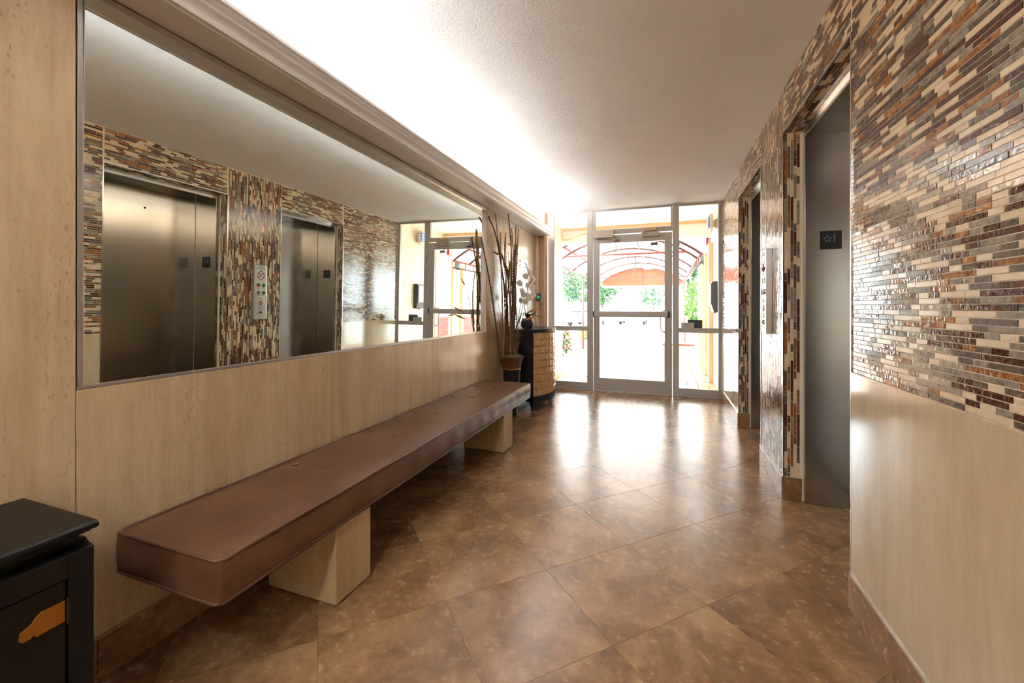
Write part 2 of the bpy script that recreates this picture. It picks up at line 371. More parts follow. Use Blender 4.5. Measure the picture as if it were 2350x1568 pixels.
# ---- soffit, cornice and cove lights
so = MB().box(XL, -1.512, YN, 5.72, 2.183, 2.197).build('trim_2', M['soffit']); tag(so, 'shallow beige soffit shelf above the mirror', kind='structure')
prof = [(-1.537, 2.181), (-1.529, 2.181), (-1.527, 2.190), (-1.520, 2.192), (-1.518, 2.197), (-1.520, 2.205), (-1.517, 2.214), (-1.508, 2.222), (-1.497, 2.226), (-1.491, 2.230), (-1.490, 2.236),
        (-1.484, 2.240), (-1.476, 2.246), (-1.472, 2.252), (-1.466, 2.253), (-1.460, 2.256), (-1.459, 2.268), (-1.474, 2.268), (-1.482, 2.256), (-1.512, 2.230), (-1.530, 2.205), (-1.537, 2.197)]
co = MB().prism(prof, YN, 5.725, 'y').build('trim_3', M['white_gloss'], None); tag(co, 'white stepped crown moulding hiding the cove light', kind='structure')
TUBES = ((-2.9, -1.7, 1), (-1.3, -.1, 1), (.35, 1.55, 1), (1.95, 3.15, .55), (3.25, 4.05, .45), (4.35, 5.55, 1))
for i, (a, b, k) in enumerate(TUBES):
    t_ = empty('cove_light', (-1.60, (a + b) / 2, 2.197))
    tag(t_, 'fluorescent cove tube %s behind the crown moulding' % ('farthest before the camera', 'above the near cabinet', 'over the near end of the bench', 'over the middle of the bench', 'over the far end of the bench', 'above the carved chest')[i], 'light', 'cove lights on the soffit shelf')
    bx('batten', M['white_plain'], t_, -1.63, -1.57, a - .02, b + .02, 2.197, 2.215)
    mt = M['tube']
    if k < 1: mt = M['tube'].copy(); mt.name = 'dim_fluorescent_tube'; mt.node_tree.nodes['Principled BSDF'].inputs['Emission Strength'].default_value = TUBE_STRENGTH * k
    MB().tube([(-1.60, a, 2.236), (-1.60, b, 2.236)], .013, 10).build('tube', mt, t_, smooth=True)
    for e in (a, b): bx('lamp_holder', M['white_plain'], t_, -1.615, -1.585, e - .012, e + .012, 2.215, 2.25)

M['opal'] = mat('added_lamp_glass', (255, 255, 255), .4, emit=(240, 246, 255), es=ADDED_LAMP_STRENGTH)  # lamps added out of view behind the camera to brighten near walls and floor
for y, lb in ((-.75, 'added out-of-view opal ceiling lamp nearest the bench end'), (-1.95, 'added out-of-view opal ceiling lamp in the middle behind the viewpoint'), (-3.0, 'added out-of-view opal ceiling lamp by the rear wall')):
    t_ = tag(empty('added_ceiling_lamp', (-.5, y, ZC)), lb, 'lamp', 'added fill lamps behind the viewpoint')
    MB().lathe([(.19, 0), (.19, -.03), (.175, -.035)], (-.5, y, ZC), 32).build('rim', M['frame'], t_, smooth=True, auto=40)
    MB().lathe([(.172, -.03), (.165, -.05), (.12, -.066), (.05, -.072), (.005, -.073)], (-.5, y, ZC), 32).build('opal_shade', M['opal'], t_, smooth=True)

# ---- right wall: grout ground, mosaic, marble, trims
JX = .785                                               # depth of the tiled reveal
wr = MB()
wr.box(XR + .0045, 1.25, YN, 1.997, 0, ZC); wr.box(XR + .0045, 1.25, 2.983, 3.617, 0, ZC); wr.box(XR + .0045, 1.25, 4.613, 6.0, 0, ZC)
wr.box(XR + .0045, 1.25, 1.997, 2.983, 2.247, ZC); wr.box(XR + .0045, 1.25, 3.617, 4.613, 2.247, ZC)
wall_right = wr.build('wall_right', M['grout']); tag(wall_right, 'mosaic and cream marble wall holding the two elevators', kind='structure')
for a, b in ((-3.4, -2.4), (-2.4, -1.32), (-1.32, -.22), (-.22, .88), (.88, 1.985)): slab(XR + .030 - .002, a, b, 0, .921, wall_right, M['marble'])
slab(XR + .030 - .002, 4.622, 5.87, 0, .921, wall_right, M['marble'])
PITCH, TH = .0164, .0146
tiles = []                                              # centre, u, v, n, length, material
def mosaic(o, u, v, n, U, V, seed):
    rr = random.Random(seed); o, u, v, n = Vector(o), Vector(u), Vector(v), Vector(n)
    rows = int(V / PITCH + .35); last = None
    for r_ in range(rows):
        p = -rr.choice((.0, .012, .025, .037)) ; prev = -1
        while p < U - .004:
            k = rr.choices(range(5), (36, 24, 13, 13, 15))[0]
            if k == prev and rr.random() < .6: k = (k + rr.randint(1, 4)) % 5
            L = rr.choices((.050, .100, .150, .200), ((5, 3, 1, 0), (6, 4, 1, 0), (3, 3, 2, 2), (3, 3, 2, 2), (3, 4, 2, 2))[k])[0]
            a, b = max(p, 0) + .001, min(p + L, U) - .001
            if b - a > .008: tiles.append((o + u * ((a + b) / 2) + v * ((r_ + .5) * PITCH), u, v, n, round(b - a, 3), k))
            p += L; prev = k
NX = (-1, 0, 0)
mosaic((XR + .0045, -1.2, .924), (0, 1, 0), (0, 0, 1), NX, 3.19, 1.592, 1)
mosaic((XR + .0045, 2.0, 2.256), (0, 1, 0), (0, 0, 1), NX, .98, .262, 2)
mosaic((XR + .0045, 2.992, BBH + .002), (0, 0, 1), (0, 1, 0), NX, 2.377, .623, 3)
mosaic((XR + .0045, 3.62, 2.256), (0, 1, 0), (0, 0, 1), NX, .98, .262, 4)
mosaic((XR + .0045, 4.622, .924), (0, 1, 0), (0, 0, 1), NX, 1.25, 1.592, 5)
for k, y, nn in ((6, 2.983, -1), (7, 4.613, -1), (8, 1.997, 1), (9, 3.617, 1)):
    mosaic((XR + .006, y, BBH + .002), (0, 0, 1), (1, 0, 0), (0, nn, 0), 2.105, .084, k)
for k, y in ((10, 1.999), (11, 3.619)): mosaic((XR + .008, y, 2.247), (0, 1, 0), (1, 0, 0), (0, 0, -1), .982, .082, k)
def tile_verts(L):
    h, w, c, d = L / 2, TH / 2, .0005, .0016
    return [(-h, -w, -.001), (h, -w, -.001), (h, w, -.001), (-h, w, -.001), (-h + c, -w + c, d), (h - c, -w + c, d), (h - c, w - c, d), (-h + c, w - c, d)]
TF = ((4, 5, 6, 7), (0, 1, 5, 4), (1, 2, 6, 5), (2, 3, 7, 6), (3, 0, 4, 7))
def score(t_):
    c, u, v, n, L, k = t_
    if (CAM - c).dot(n) <= 0 or (c - CAM).dot(FW) < .1: return 0
    px, py, z = proj(c)
    if not (-20 < px < 2370 and -20 < py < 1588): return 0
    if c.x > XR + .006 and n.x == 0 and not (-1 < 0): return 0
    q = [proj(c + u * (L / 2) * a + v * (TH / 2) * b) for a, b in ((-1, -1), (1, -1), (1, 1), (-1, 1))]
    return abs(sum(q[i-1][0]*q[i][1] - q[i][0]*q[i-1][1] for i in range(4))) / 2
order = sorted(range(len(tiles)), key=lambda i: -score(tiles[i])); single = set(order[:300])
field = MB(); cache = {}; rr = random.Random(5)
for i, (c, u, v, n, L, k) in enumerate(tiles):
    n2 = (n + u * rr.uniform(-.012, .012) + v * rr.uniform(-.02, .02)).normalized(); u2 = (u - n2 * u.dot(n2)).normalized(); v2 = n2.cross(u2)
    A = axes(u2, v2, n2, c + n * rr.uniform(-.0003, .0004))
    if i in single:
        key = (L, k)
        if key not in cache:
            me = bpy.data.meshes.new('mosaic_tile'); me.from_pydata(tile_verts(L), [], TF); me.materials.append(M[TM[k]]); cache[key] = me
        o = link('mosaic_tile', cache[key], wall_right); o.matrix_basis = A
    else:
        b = len(field.v); field.v += [tuple(A @ Vector(p)) for p in tile_verts(L)]
        for f in TF: field.f.append(tuple(b + q for q in f)); field.m.append(k)
fo = link('mosaic_tile_field', field.mesh('mosaic_tile_field', [M[t_] for t_ in TM]), wall_right); fo['kind'] = 'stuff'; fo['label'] = 'rest of the brown and cream strip mosaic'
# metal edge strips
for y, s_ in ((1.997, 1), (2.983, -1), (3.617, 1), (4.613, -1)):
    z0 = 0 if y in (1.997,) else BBH
    bx('edge_strip', M['chrome'], wall_right, XR - .001, XR + .007, y - .009 * (s_ > 0), y + .009 * (s_ < 0), z0, 2.256)
    bx('reveal_strip', M['grout'], wall_right, XR + .090, XR + .104, y, y + .006 * s_, BBH * 0, 2.25)
for y0, y1 in ((1.997, 2.983), (3.617, 4.613)):
    bx('edge_strip', M['chrome'], wall_right, XR - .001, XR + .009, y0, y1, 2.245, 2.2555)
    bx('edge_strip', M['chrome'], wall_right, XR + .090, XR + .104, y0, y1, 2.232, 2.247)
bx('stone_edge', M['t_cream'], wall_right, XR - .002, XR + .006, -1.2, 1.99, .9205, .924); bx('stone_edge', M['t_cream'], wall_right, XR - .002, XR + .006, 4.62, 5.87, .9205, .924)
br = tag(empty('baseboard_right', (XR, 2, 0)), 'brown stone tile skirting with steel strip along elevator wall', kind='structure')
skirt(br, ((YN, 1.997), (2.983, 3.617), (4.613, 5.87)), XR - .008, .011, 1)
for y, s_ in ((1.997, 1), (2.983, -1), (3.617, 1), (4.613, -1)):
    bx('skirting_tile', M['skirt'], br, XR + .004, XR + .098, y, y + .008 * s_, 0, BBH - .004, bevel=.001, segs=1)
    bx('metal_strip', M['chrome'], br, XR + .003, XR + .098, y, y + .009 * s_, BBH - .004, BBH)

# ---- elevators
def star(cx, cz, ro, ri, w):
    def ring(a, b): return [(cx + (a if k % 2 == 0 else b) * math.sin(k * math.pi / 5), cz + (a if k % 2 == 0 else b) * math.cos(k * math.pi / 5)) for k in range(10)]
    return ring(ro, ri), ring(ro - w * 1.9, ri - w * .75)
def elevator(y0, y1, label, two):
    e = tag(empty('elevator_entrance', (.94, (y0 + y1) / 2, 0)), label, 'elevator', 'elevator entrances in the mosaic wall')
    xa, xb = XR + .104, 1.085
    for a, b in ((y0, y0 + .035), (y1 - .035, y1)): bx('jamb', M['steel'], e, xa, xb, a, b, 0, 2.24, bevel=.002)
    bx('header', M['steel'], e, xa, xb, y0 + .035, y1 - .035, 2.20, 2.24, bevel=.002)
    bx('sill', M['steel_dark'], e, xb - .02, xb + .06, y0 + .035, y1 - .035, -.001, .004)
    ym = y0 + .035 + (y1 - y0 - .07) * .30
    if two:
        bx('door_panel', M['steel'], e, xb + .040, xb + .065, y0 + .035, ym + .02, .006, 2.20); bx('door_panel', M['steel'], e, xb + .004, xb + .03, ym, y1 - .035, .006, 2.20, bevel=.002)
    else:
        d = bx('door_panel', M['steel'], e, xb + .004, xb + .03, y0 + .035, y1 - .035, .006, 2.20)
        MB().lathe([(.009, 0), (.009, .003)], (xb + .002, 2.50, 2.03), 16, axis='x').build('key_hole', M['black_gap'], d)
    bx('shaft_back', M['black_gap'], e, xb + .07, xb + .08, y0, y1, 0, 2.24)
    py = y1 - .035; s_ = bx('floor_sign', M['dark_plate'], e, .868, .976, py - .004, py, 1.518, 1.626, bevel=.001); s_['label'] = 'black plaque with a star and the number 1'
    a, b = star(.906, 1.580, .024, .0105, .004); mb = MB(); nb = 10
    for k in range(10):
        j = (k + 1) % 10
        mb.face([(a[k][0], py - .0048, a[k][1]), (a[j][0], py - .0048, a[j][1]), (b[j][0], py - .0048, b[j][1]), (b[k][0], py - .0048, b[k][1])])
        mb.face([(a[k][0], py - .0048, a[k][1]), (a[j][0], py - .0048, a[j][1]), (a[j][0], py - .004, a[j][1]), (a[k][0], py - .004, a[k][1])])
    mb.build('star', M['plate_letter'], s_)
    text_mesh('digit', '1', .064, M['plate_letter'], axes((1, 0, 0), (0, 0, 1), (0, -1, 0), (.940, py - .0046, 1.582)), s_)
    return e
elevator(2.0, 2.98, 'brushed steel elevator entrance nearest the camera', False)
elevator(3.62, 4.61, 'brushed steel elevator entrance nearest the glass doors', True)
# ---- call panel on the pillar
cp = tag(empty('call_panel', (XR, 3.335, .99)), 'tall satin steel elevator call panel on the mosaic pillar', 'panel')
px = .655; py0, py1, pz0, pz1 = 3.262, 3.412, .995, 1.575; pc = (py0 + py1) / 2
bx('plate', M['panel'], cp, px, XR + .004, py0, py1, pz0, pz1, bevel=.004)
def PM(y, z, d=.0004): return axes((0, -1, 0), (0, 0, 1), (-1, 0, 0), (px - d, y, z))
def disc(name, y, z, r, h, m, parent=cp, seg=24, x=None): return MB().lathe([(r, 0), (r, -h * .7), (r * .85, -h)], (px if x is None else x, y, z), seg, axis='x').build(name, m, parent)
text_mesh('lettering', 'EMERGENCY', .014, M['grey_print'], PM(pc, 1.553), cp); text_mesh('lettering', 'INSTRUCTIONS', .014, M['grey_print'], PM(pc, 1.538), cp)
def petal_shape(y, z, s, tip):
    mb = MB(); pts = []
    for k in range(24):
        a = 2 * math.pi * k / 24; r_ = .019 * s; q = [r_ * math.sin(a), r_ * math.cos(a) * 1.05]
        if math.cos(a) > .75: q[1] += .016 * s * (math.cos(a) - .75) / .25; q[0] *= .55
        pts.append((px - .0008, y + q[0] * -1, z + q[1]))
    mb.face(pts); mb.face([(px, p[1], p[2]) for p in pts]); return mb
em = petal_shape(pc, 1.494, 1.0, 1); 
for dy in (-1, 1):
    q = petal_shape(pc + dy * .031, 1.468, .95, 1); em.v_off = 0
    b = len(em.v); em.v += q.v; em.f += [tuple(b + i for i in f) for f in q.f]; em.m += q.m
    em.tube([(px - .0006, pc + dy * .040, 1.452), (px - .0006, pc + dy * .026, 1.437), (px - .0006, pc, 1.419)], [.006, .005, .0025], 6)
em.tube([(px - .0006, pc, 1.478), (px - .0006, pc, 1.455), (px - .0006, pc - .002, 1.438)], [.006, .005, .003], 6)
emb = em.build('emblem', M['red_print'], cp); emb['label'] = 'dark red three-flame emblem with pale circles'
for y, z in ((pc, 1.492), (pc - .031, 1.467), (pc + .031, 1.467)): disc('pale_circle', y, z, .0125, .0012, M['panel'], emb, 20)
text_mesh('lettering', 'IN CASE OF FIRE', .009, M['grey_print'], PM(pc, 1.405), cp)
for y, lit in ((pc - .031, True), (pc + .033, False)):
    d = disc('indicator', y, 1.360, .021, .003, M['black_plastic'])
    disc('green_lamp', y - .013, 1.360, .006, .0036, M['led_green'], d, 12)
    if lit: disc('red_lamp', y + .001, 1.346, .007, .0036, M['led_red'], d, 12)
    bx('printed_line', M['grey_print'], cp, px - .0004, px, y - .018, y + .018, 1.327, 1.331)
    k = disc('key_switch', y, 1.283, .020, .009, M['knob']); disc('key_core', y, 1.283, .008, .011, M['steel_dark'], k, 16)
    bx('printed_line', M['grey_print'], cp, px - .0004, px, y - .017, y + .017, 1.2505, 1.2535)
k = disc('call_button', pc + .002, 1.222, .018, .004, M['frame']); disc('button_centre', pc + .002, 1.222, .009, .0055, M['knob'], k)
k = disc('ringed_button', pc, 1.170, .024, .004, M['ring']); disc('button_centre', pc, 1.170, .014, .006, M['knob'], k)
for q, tx in enumerate(('IN CASE OF FIRE', 'USE STAIRS FOR', 'EXIT DO NOT', 'USE ELEVATOR')): text_mesh('lettering', tx, .0105, M['grey_print'], PM(pc, 1.135 - q * .011), cp)
k = disc('key_switch', pc - .004, 1.072, .017, .009, M['knob']); disc('key_core', pc - .004, 1.072, .007, .011, M['steel_dark'], k, 16)

# ---- mirror
mi = tag(empty('wall_mirror', (XL, 2.3, MZ0)), 'wide frameless-looking wall mirror in a thin satin metal frame', 'mirror')
mi['label'] = 'wide wall mirror in a thin satin metal frame above the bench'
fw_ = .022; xf = XL - .030 + .036
def rail(name, y0, y1, z0, z1): bx(name, M['frame'], mi, XL - .034, xf, y0, y1, z0, z1, bevel=.0015)
rail('frame_bottom', MY0, MY1, MZ0 + .001, MZ0 + .012); rail('frame_top', MY0, MY1, MZ1 - .028, MZ1)
rail('frame_side', MY0 + .001, MY0 + .017, MZ0 + .012, MZ1 - .028); rail('frame_side', MY1 - .008, MY1, MZ0 + .012, MZ1 - .028)
gy, gp = .0090, .0103                                   # the glass leans a little into the room and turns a little towards the doors
nn = Vector((math.cos(gy), math.sin(gy), -math.sin(gp))).normalized(); g0 = Vector((XL - .006, (MY0 + MY1) / 2, (MZ0 + MZ1) / 2))
def gpt(y, z, d=0): return (g0.x - (nn.y * (y - g0.y) + nn.z * (z - g0.z)) / nn.x - d, y, z)
q = [(MY0 + .015, MZ0 + .010), (MY1 - .006, MZ0 + .010), (MY1 - .006, MZ1 - .026), (MY0 + .015, MZ1 - .026)]
mb = MB(); mb.face([gpt(*p) for p in q]); mb.face([gpt(*p, .004) for p in reversed(q)])
for k in range(4): mb.face([gpt(*q[k]), gpt(*q[k], .004), gpt(*q[(k+1) % 4], .004), gpt(*q[(k+1) % 4])])
mb.build('mirror_glass', M['mirror'], mi)

# ---- glazed end: frame, sidelights, transom, door
al = M['alu']; ya, yb = YB, YB + .055
FX = dict(l0=-1.583, l1=-1.488, a0=-1.016, a1=-.930, d0=-.926, g0=-.842, g1=.010, d1=.106, b0=.110, b1=.190, r0=.655, r1=.69)
def member(name, parent, x0, x1, z0, z1, y0=ya, y1=yb, bevel=.003): return bx(name, al, parent, x0, x1, y0, y1, z0, z1, bevel=bevel)
def sidelight(name, label, x0, x1, g0_, g1_, left):
    w = tag(empty(name, ((x0 + x1) / 2, YB, 0)), label, kind='structure')
    member('frame_post', w, x0, g0_, 0, ZC); member('frame_post', w, g1_, x1, 0, ZC)
    member('frame_rail', w, g0_, g1_, .038, .112); member('frame_rail', w, g0_, g1_, .838, .902); member('frame_rail', w, g0_, g1_, 2.495, ZC)
    bx('sill_block', al, w, g0_, g1_, ya + .006, yb, 0, .038)
    for a, b in ((.112, .838), (.902, 2.495)): bx('pane', M['glass'], w, g0_, g1_, YB + .030, YB + .0305, a, b)
    return w
sidelight('window_1', 'narrow glass sidelight behind the carved chest', FX['l0'], FX['a1'] - .002, FX['l1'], FX['a0'], True)
sidelight('window_2', 'narrow glass sidelight beside the mosaic wall with cards on its rail', FX['b0'] + .002, FX['r1'], FX['b1'], FX['r0'], False)
w3 = tag(empty('window_3', (-.41, YB, 2.18)), 'glass transom over the entrance door', kind='structure')
member('frame_rail', w3, FX['a1'], FX['b0'], 2.180, 2.247); member('frame_rail', w3, FX['a1'], FX['b0'], 2.50, ZC)
member('frame_post', w3, FX['a1'], FX['a1'] + .03, 2.247, 2.50); member('frame_post', w3, FX['b0'] - .02, FX['b0'], 2.247, 2.50)
bx('pane', M['glass'], w3, FX['a1'] + .03, FX['b0'] - .02, YB + .030, YB + .0305, 2.247, 2.50)
dr = tag(empty('door_1', (FX['d1'], YB, 0)), 'aluminium framed glass entrance door with a push bar', kind='structure')
dy0, dy1 = YB + .012, YB + .05
member('stile', dr, FX['d0'], FX['g0'], .012, 2.168, dy0, dy1); member('stile', dr, FX['g1'], FX['d1'], .012, 2.168, dy0, dy1)
member('door_rail', dr, FX['g0'], FX['g1'], .012, .186, dy0, dy1); member('door_rail', dr, FX['g0'], FX['g1'], 2.062, 2.168, dy0, dy1)
bx('pane', M['glass'], dr, FX['g0'], FX['g1'], YB + .031, YB + .0315, .186, 2.062)
bx('threshold', al, dr, FX['d0'], FX['d1'], ya - .01, yb, 0, .010, bevel=.002)
pb = MB(); pb.prism([(dy0 - .062, 1.040), (dy0 - .066, 1.052), (dy0 - .066, 1.102), (dy0 - .062, 1.114), (dy0 - .030, 1.118), (dy0 - .030, 1.036)], -.905, .052, 'x')
pbar = pb.build('push_bar', al, dr)
for x0, x1 in ((-.924, -.905), (.052, .074)): bx('end_cap', M['black_plastic'], pbar, x0, x1, dy0 - .066, dy0, 1.034, 1.120, bevel=.003)
for x in (-.86, .03): bx('bar_mount', al, pbar, x - .02, x + .02, dy0 - .03, dy0, 1.045, 1.105)
ph = [(-.035 + .045, dy1, 1.10)] + [(-.035 + .045 * math.cos(a), dy1 + .05, 1.10 + .045 * math.sin(a)) for a in (R(20), R(60), R(90))]
pull = [(.006, dy1, 1.125), (.006, dy1 + .05, 1.125), (-.018, dy1 + .06, 1.120), (-.034, dy1 + .06, 1.10), (-.038, dy1 + .06, 1.06), (-.038, dy1 + .06, .90), (-.034, dy1 + .06, .86), (-.018, dy1 + .06, .842), (.006, dy1 + .05, .838), (.006, dy1, .838)]
MB().tube(pull, .011, 10).build('pull_handle', M['frame'], dr, smooth=True)
cl = bx('door_closer', M['closer'], dr, -.900, -.640, ya - .075, ya, 2.128, 2.232, bevel=.004)
MB().tube([(-.66, ya - .05, 2.125), (-.70, ya - .085, 2.115), (-.735, ya - .10, 2.108)], .007, 6).build('closer_arm', M['chrome'], cl); MB().tube([(-.66, ya - .05, 2.122), (-.625, ya - .04, 2.098), (-.60, ya - .01, 2.092)], .008, 6).build('closer_arm', M['chrome'], cl)
bx('arm_shoe', M['steel_dark'], cl, -.635, -.575, ya - .02, dy0, 2.084, 2.096)
ml = bx('magnetic_lock', M['closer'], dr, -.275, -.055, ya - .045, ya, 2.118, 2.182, bevel=.003)
bx('printed_mark', M['red_print'], ml, -.266, -.234, ya - .0456, ya - .045, 2.151, 2.159)
bx('lock_badge', M['blue_sign'], ml, -.222, -.212, ya - .0456, ya - .045, 2.149, 2.162)
bx('wood_shim', M['wood_tan'], w3, -.245, -.095, ya - .028, ya, 2.196, 2.240, bevel=.006)
bx('stuck_notice', M['grey_plastic'], dr, -.165, -.080, YB + .026, YB + .0295, 2.005, 2.045)
for z in (.055, .085, 2.10): MB().lathe([(.005, 0), (.005, -.002)], (.082, dy0, z), 10, axis='y').build('screw', M['steel_dark'], dr)
# cards on the sidelight rail
nc = tag(empty('notice_card', (.29, YB + .01, .902)), 'small cream printed card standing on the sidelight rail', 'card')
bx('card_sheet', M['card'], nc, .215, .372, YB + .004, YB + .007, .902, .972)
for tx, z, s_ in (('EXCEPT', .958, .016), ('AGENT', .941, .020), ('STAMPLERS', .921, .020)): text_mesh('lettering', tx, s_, M['grey_plastic'], axes((1, 0, 0), (0, 0, 1), (0, -1, 0), (.293, YB + .0036, z)), nc)
tag(bx('dark_card', M['card_dark'], None, .295, .470, YB + .012, YB + .018, .902, 1.008, bevel=.005), 'charcoal card with rounded corners leaning behind the cream card', 'card')
# green exit button box on the pier
gb = tag(empty('exit_button', (-1.66, 5.69, 1.26)), 'small grey exit button box with a lit green square', 'switch')
bx('housing', M['grey_plastic'], gb, -1.688, -1.624, 5.655, 5.70, 1.255, 1.372, bevel=.004); bx('back_plate', M['white_gloss'], gb, -1.69, -1.610, 5.694, 5.70, 1.248, 1.376)
bx('bezel', M['black_plastic'], gb, -1.676, -1.636, 5.652, 5.656, 1.29, 1.338); bx('button', M['green_button'], gb, -1.671, -1.641, 5.649, 5.653, 1.296, 1.332, bevel=.002)

# ================================================================== FURNITURE
# ---- bench
be = tag(empty('bench', (-1.43, 2.32, 0)), 'long brown leatherette bench on travertine blocks under the mirror', 'bench')
CX0, CX1, CY0, CY1, CZ0, CZ1 = -1.667, -1.197, .838, 3.795, .322, .448
BT = [(x, y) for y in (1.465, 1.965, 2.435, 2.985, 3.46) for x in (-1.59, -1.415)]
def cush():
    nx, ny = 22, 150; mb = MB()
    def top(i, j):
        s_, t_ = i / nx, j / ny; x = CX0 + (CX1 - CX0) * s_; y = CY0 + (CY1 - CY0) * t_
        ex = min(s_, 1 - s_) * (CX1 - CX0); ey = min(t_, 1 - t_) * (CY1 - CY0)
        p = (1 - math.exp(-ex / .06)) * (1 - math.exp(-ey / .08)); z = CZ1 + .014 * p + .0025 * math.sin(y * 9 + x * 5) * p
        for (bx_, by_) in BT: d = math.hypot(x - bx_, (y - by_)); z -= .007 * math.exp(-(d / .030) ** 2)
        return (x, y, z)
    b = 0
    for j in range(ny + 1):
        for i in range(nx + 1): mb.v.append(top(i, j))
    for j in range(ny):
        for i in range(nx): a = j * (nx + 1) + i; mb.f.append((a, a + 1, a + nx + 2, a + nx + 1)); mb.m.append(0)
    loop = [(i, 0) for i in range(nx)] + [(nx, j) for j in range(ny)] + [(nx - i, ny) for i in range(nx)] + [(0, ny - j) for j in range(ny)]
    ns = 8; base = len(mb.v); L = len(loop)
    for k in range(1, ns + 1):
        f = k / ns; bul = .010 * math.sin(math.pi * f)
        for (i, j) in loop:
            x, y, z = top(i, j); w = .0022 * math.sin(y * 31) * math.sin(math.pi * f)
            dx = (1 if i == nx else (-.2 if i == 0 else 0)); dy = (.35 if j == ny else (-.35 if j == 0 else 0))
            mb.v.append((x + dx * (bul + w), y + dy * bul, CZ1 + (CZ0 - CZ1) * f + (.006 * math.sin(max(0, y - 2.9) * 3.2) if f > .9 else 0) * 0))
    idx = [j * (nx + 1) + i for (i, j) in loop]
    for k in range(ns):
        for q in range(L):
            r_ = (q + 1) % L
            a, b_ = (idx[q], idx[r_]) if k == 0 else (base + (k-1)*L + q, base + (k-1)*L + r_)
            c, d = base + k*L + r_, base + k*L + q
            mb.f.append((a, d, c, b_)); mb.m.append(0)
    mb.f.append(tuple(base + (ns-1)*L + q for q in range(L))); mb.m.append(0)
    return mb
cu = cush().build('cushion', M['leather'], be, smooth=True, auto=50)
for z, e in ((CZ1 + .001, .003), (CZ0 + .002, .003)):
    lp = [(CX0 - e, CY0 - e), (CX1 + e, CY0 - e), (CX1 + e, CY1 + e), (CX0 - e, CY1 + e)]; path = []
    for k in range(4):
        a, b = Vector(lp[k]), Vector(lp[(k + 1) % 4]); d = (b - a); l = d.length; d.normalize(); c_ = .018
        nseg = max(4, int(l / .06))
        for q in range(nseg + 1):
            p = a + d * (c_ + (l - 2 * c_) * q / nseg); path.append((p.x, p.y, z + .0012 * math.sin(p.y * 13)))
    MB().tube(path, .0052, 8, closed=True).build('piping', M['piping'], cu, smooth=True)
for (x, y) in BT: MB().lathe([(.012, 0), (.012, .003), (.009, .006), (.004, .0075)], (x, y, CZ1 + .006), 16).build('button', M['leather'], cu, smooth=True)
bx('base_board', M['black_wood'], be, CX0 + .01, CX1 - .015, CY0 + .015, CY1 - .015, .304, .324)
for y in (1.305, 3.135):
    mb = MB(); mb.box(-1.566, -1.209, y, y + .205, .004, .304); p = mb.build('support_block', M['pillar'], be, bevel=.0025)
    rr2 = random.Random(int(y * 10)); ch = MB()
    for q in range(26):
        f = rr2.random(); w = rr2.uniform(.004, .014); h_ = rr2.uniform(.003, .009)
        if f < .65: x = -1.566 + .357 * (f / .65); ch.face([(x - w, y - .0008, .0), (x + w, y - .0008, .0), (x + w * .4, y - .0008, h_), (x - w * .5, y - .0008, h_ * .8)])
        else: yy = y + .2 * ((f - .65) / .35) ** 2; ch.face([(-1.2082, yy - w, .0), (-1.2082, yy + w, .0), (-1.2082, yy + w * .4, h_ * .7), (-1.2082, yy - w * .5, h_)])
    c_ = ch.build('chipped_edge', M['floor_grout'], p); c_['kind'] = 'stuff'
# ---- black cabinet at the left edge
cb = tag(empty('black_cabinet', (-1.5, .2, 0)), 'low black lacquered cabinet with a brass hinge plate in the corner', 'cabinet')
bw = M['black_wood']; y0, y1 = -.46, .619
mb = MB(); mb.prism([(-1.668, .628), (-1.668, .650), (-1.330, .650), (-1.321, .646), (-1.319, .640), (-1.322, .634), (-1.332, .629), (-1.346, .626), (-1.356, .622), (-1.356, .616), (-1.668, .616)], y0 - .02, .626, 'y'); mb.build('top', bw, cb, bevel=.002)
bx('neck', bw, cb, -1.662, -1.362, y0 + .005, .606, .600, .617)
mb = MB(); mb.prism([(-1.665, .586), (-1.665, .604), (-1.360, .604), (-1.356, .599), (-1.346, .594), (-1.330, .591), (-1.327, .589), (-1.327, .586)], y0, .619, 'y'); mb.build('moulding', bw, cb, bevel=.001)
bx('body', bw, cb, -1.664, -1.338, y0, .618, .04, .587)
for a, b in ((.572, .619), (y0, y0 + .047)): bx('stile', bw, cb, -1.34, -1.326, a, b, .0, .587, bevel=.002)
bx('rail', bw, cb, -1.34, -1.327, y0 + .047, .572, .535, .587, bevel=.001); bx('rail', bw, cb, -1.34, -1.327, y0 + .047, .572, .02, .07, bevel=.001)
for a, b in ((.082, .568), (y0 + .051, .076)):
    d = bx('door', bw, cb, -1.338, -1.329, a, b, .075, .531, bevel=.002)
    if a == .082:
        hp = [(.566, .487), (.566, .438), (.524, .436), (.519, .434), (.514, .442), (.507, .438), (.496, .438), (.489, .446), (.492, .462), (.503, .467), (.510, .470), (.515, .479), (.526, .487)]
        MB().prism(hp, -1.329, -1.3268, 'x').build('hinge_plate', M['brass'], d, bevel=.0006)
        MB().tube([(-1.325, .570, .430), (-1.325, .570, .494)], .0035, 8).build('hinge_pin', M['steel_dark'], d)
for y in (y0 + .02, .565):
    for x in (-1.65, -1.38): bx('foot', bw, cb, x, x + .04, y, y + .05, 0, .045)
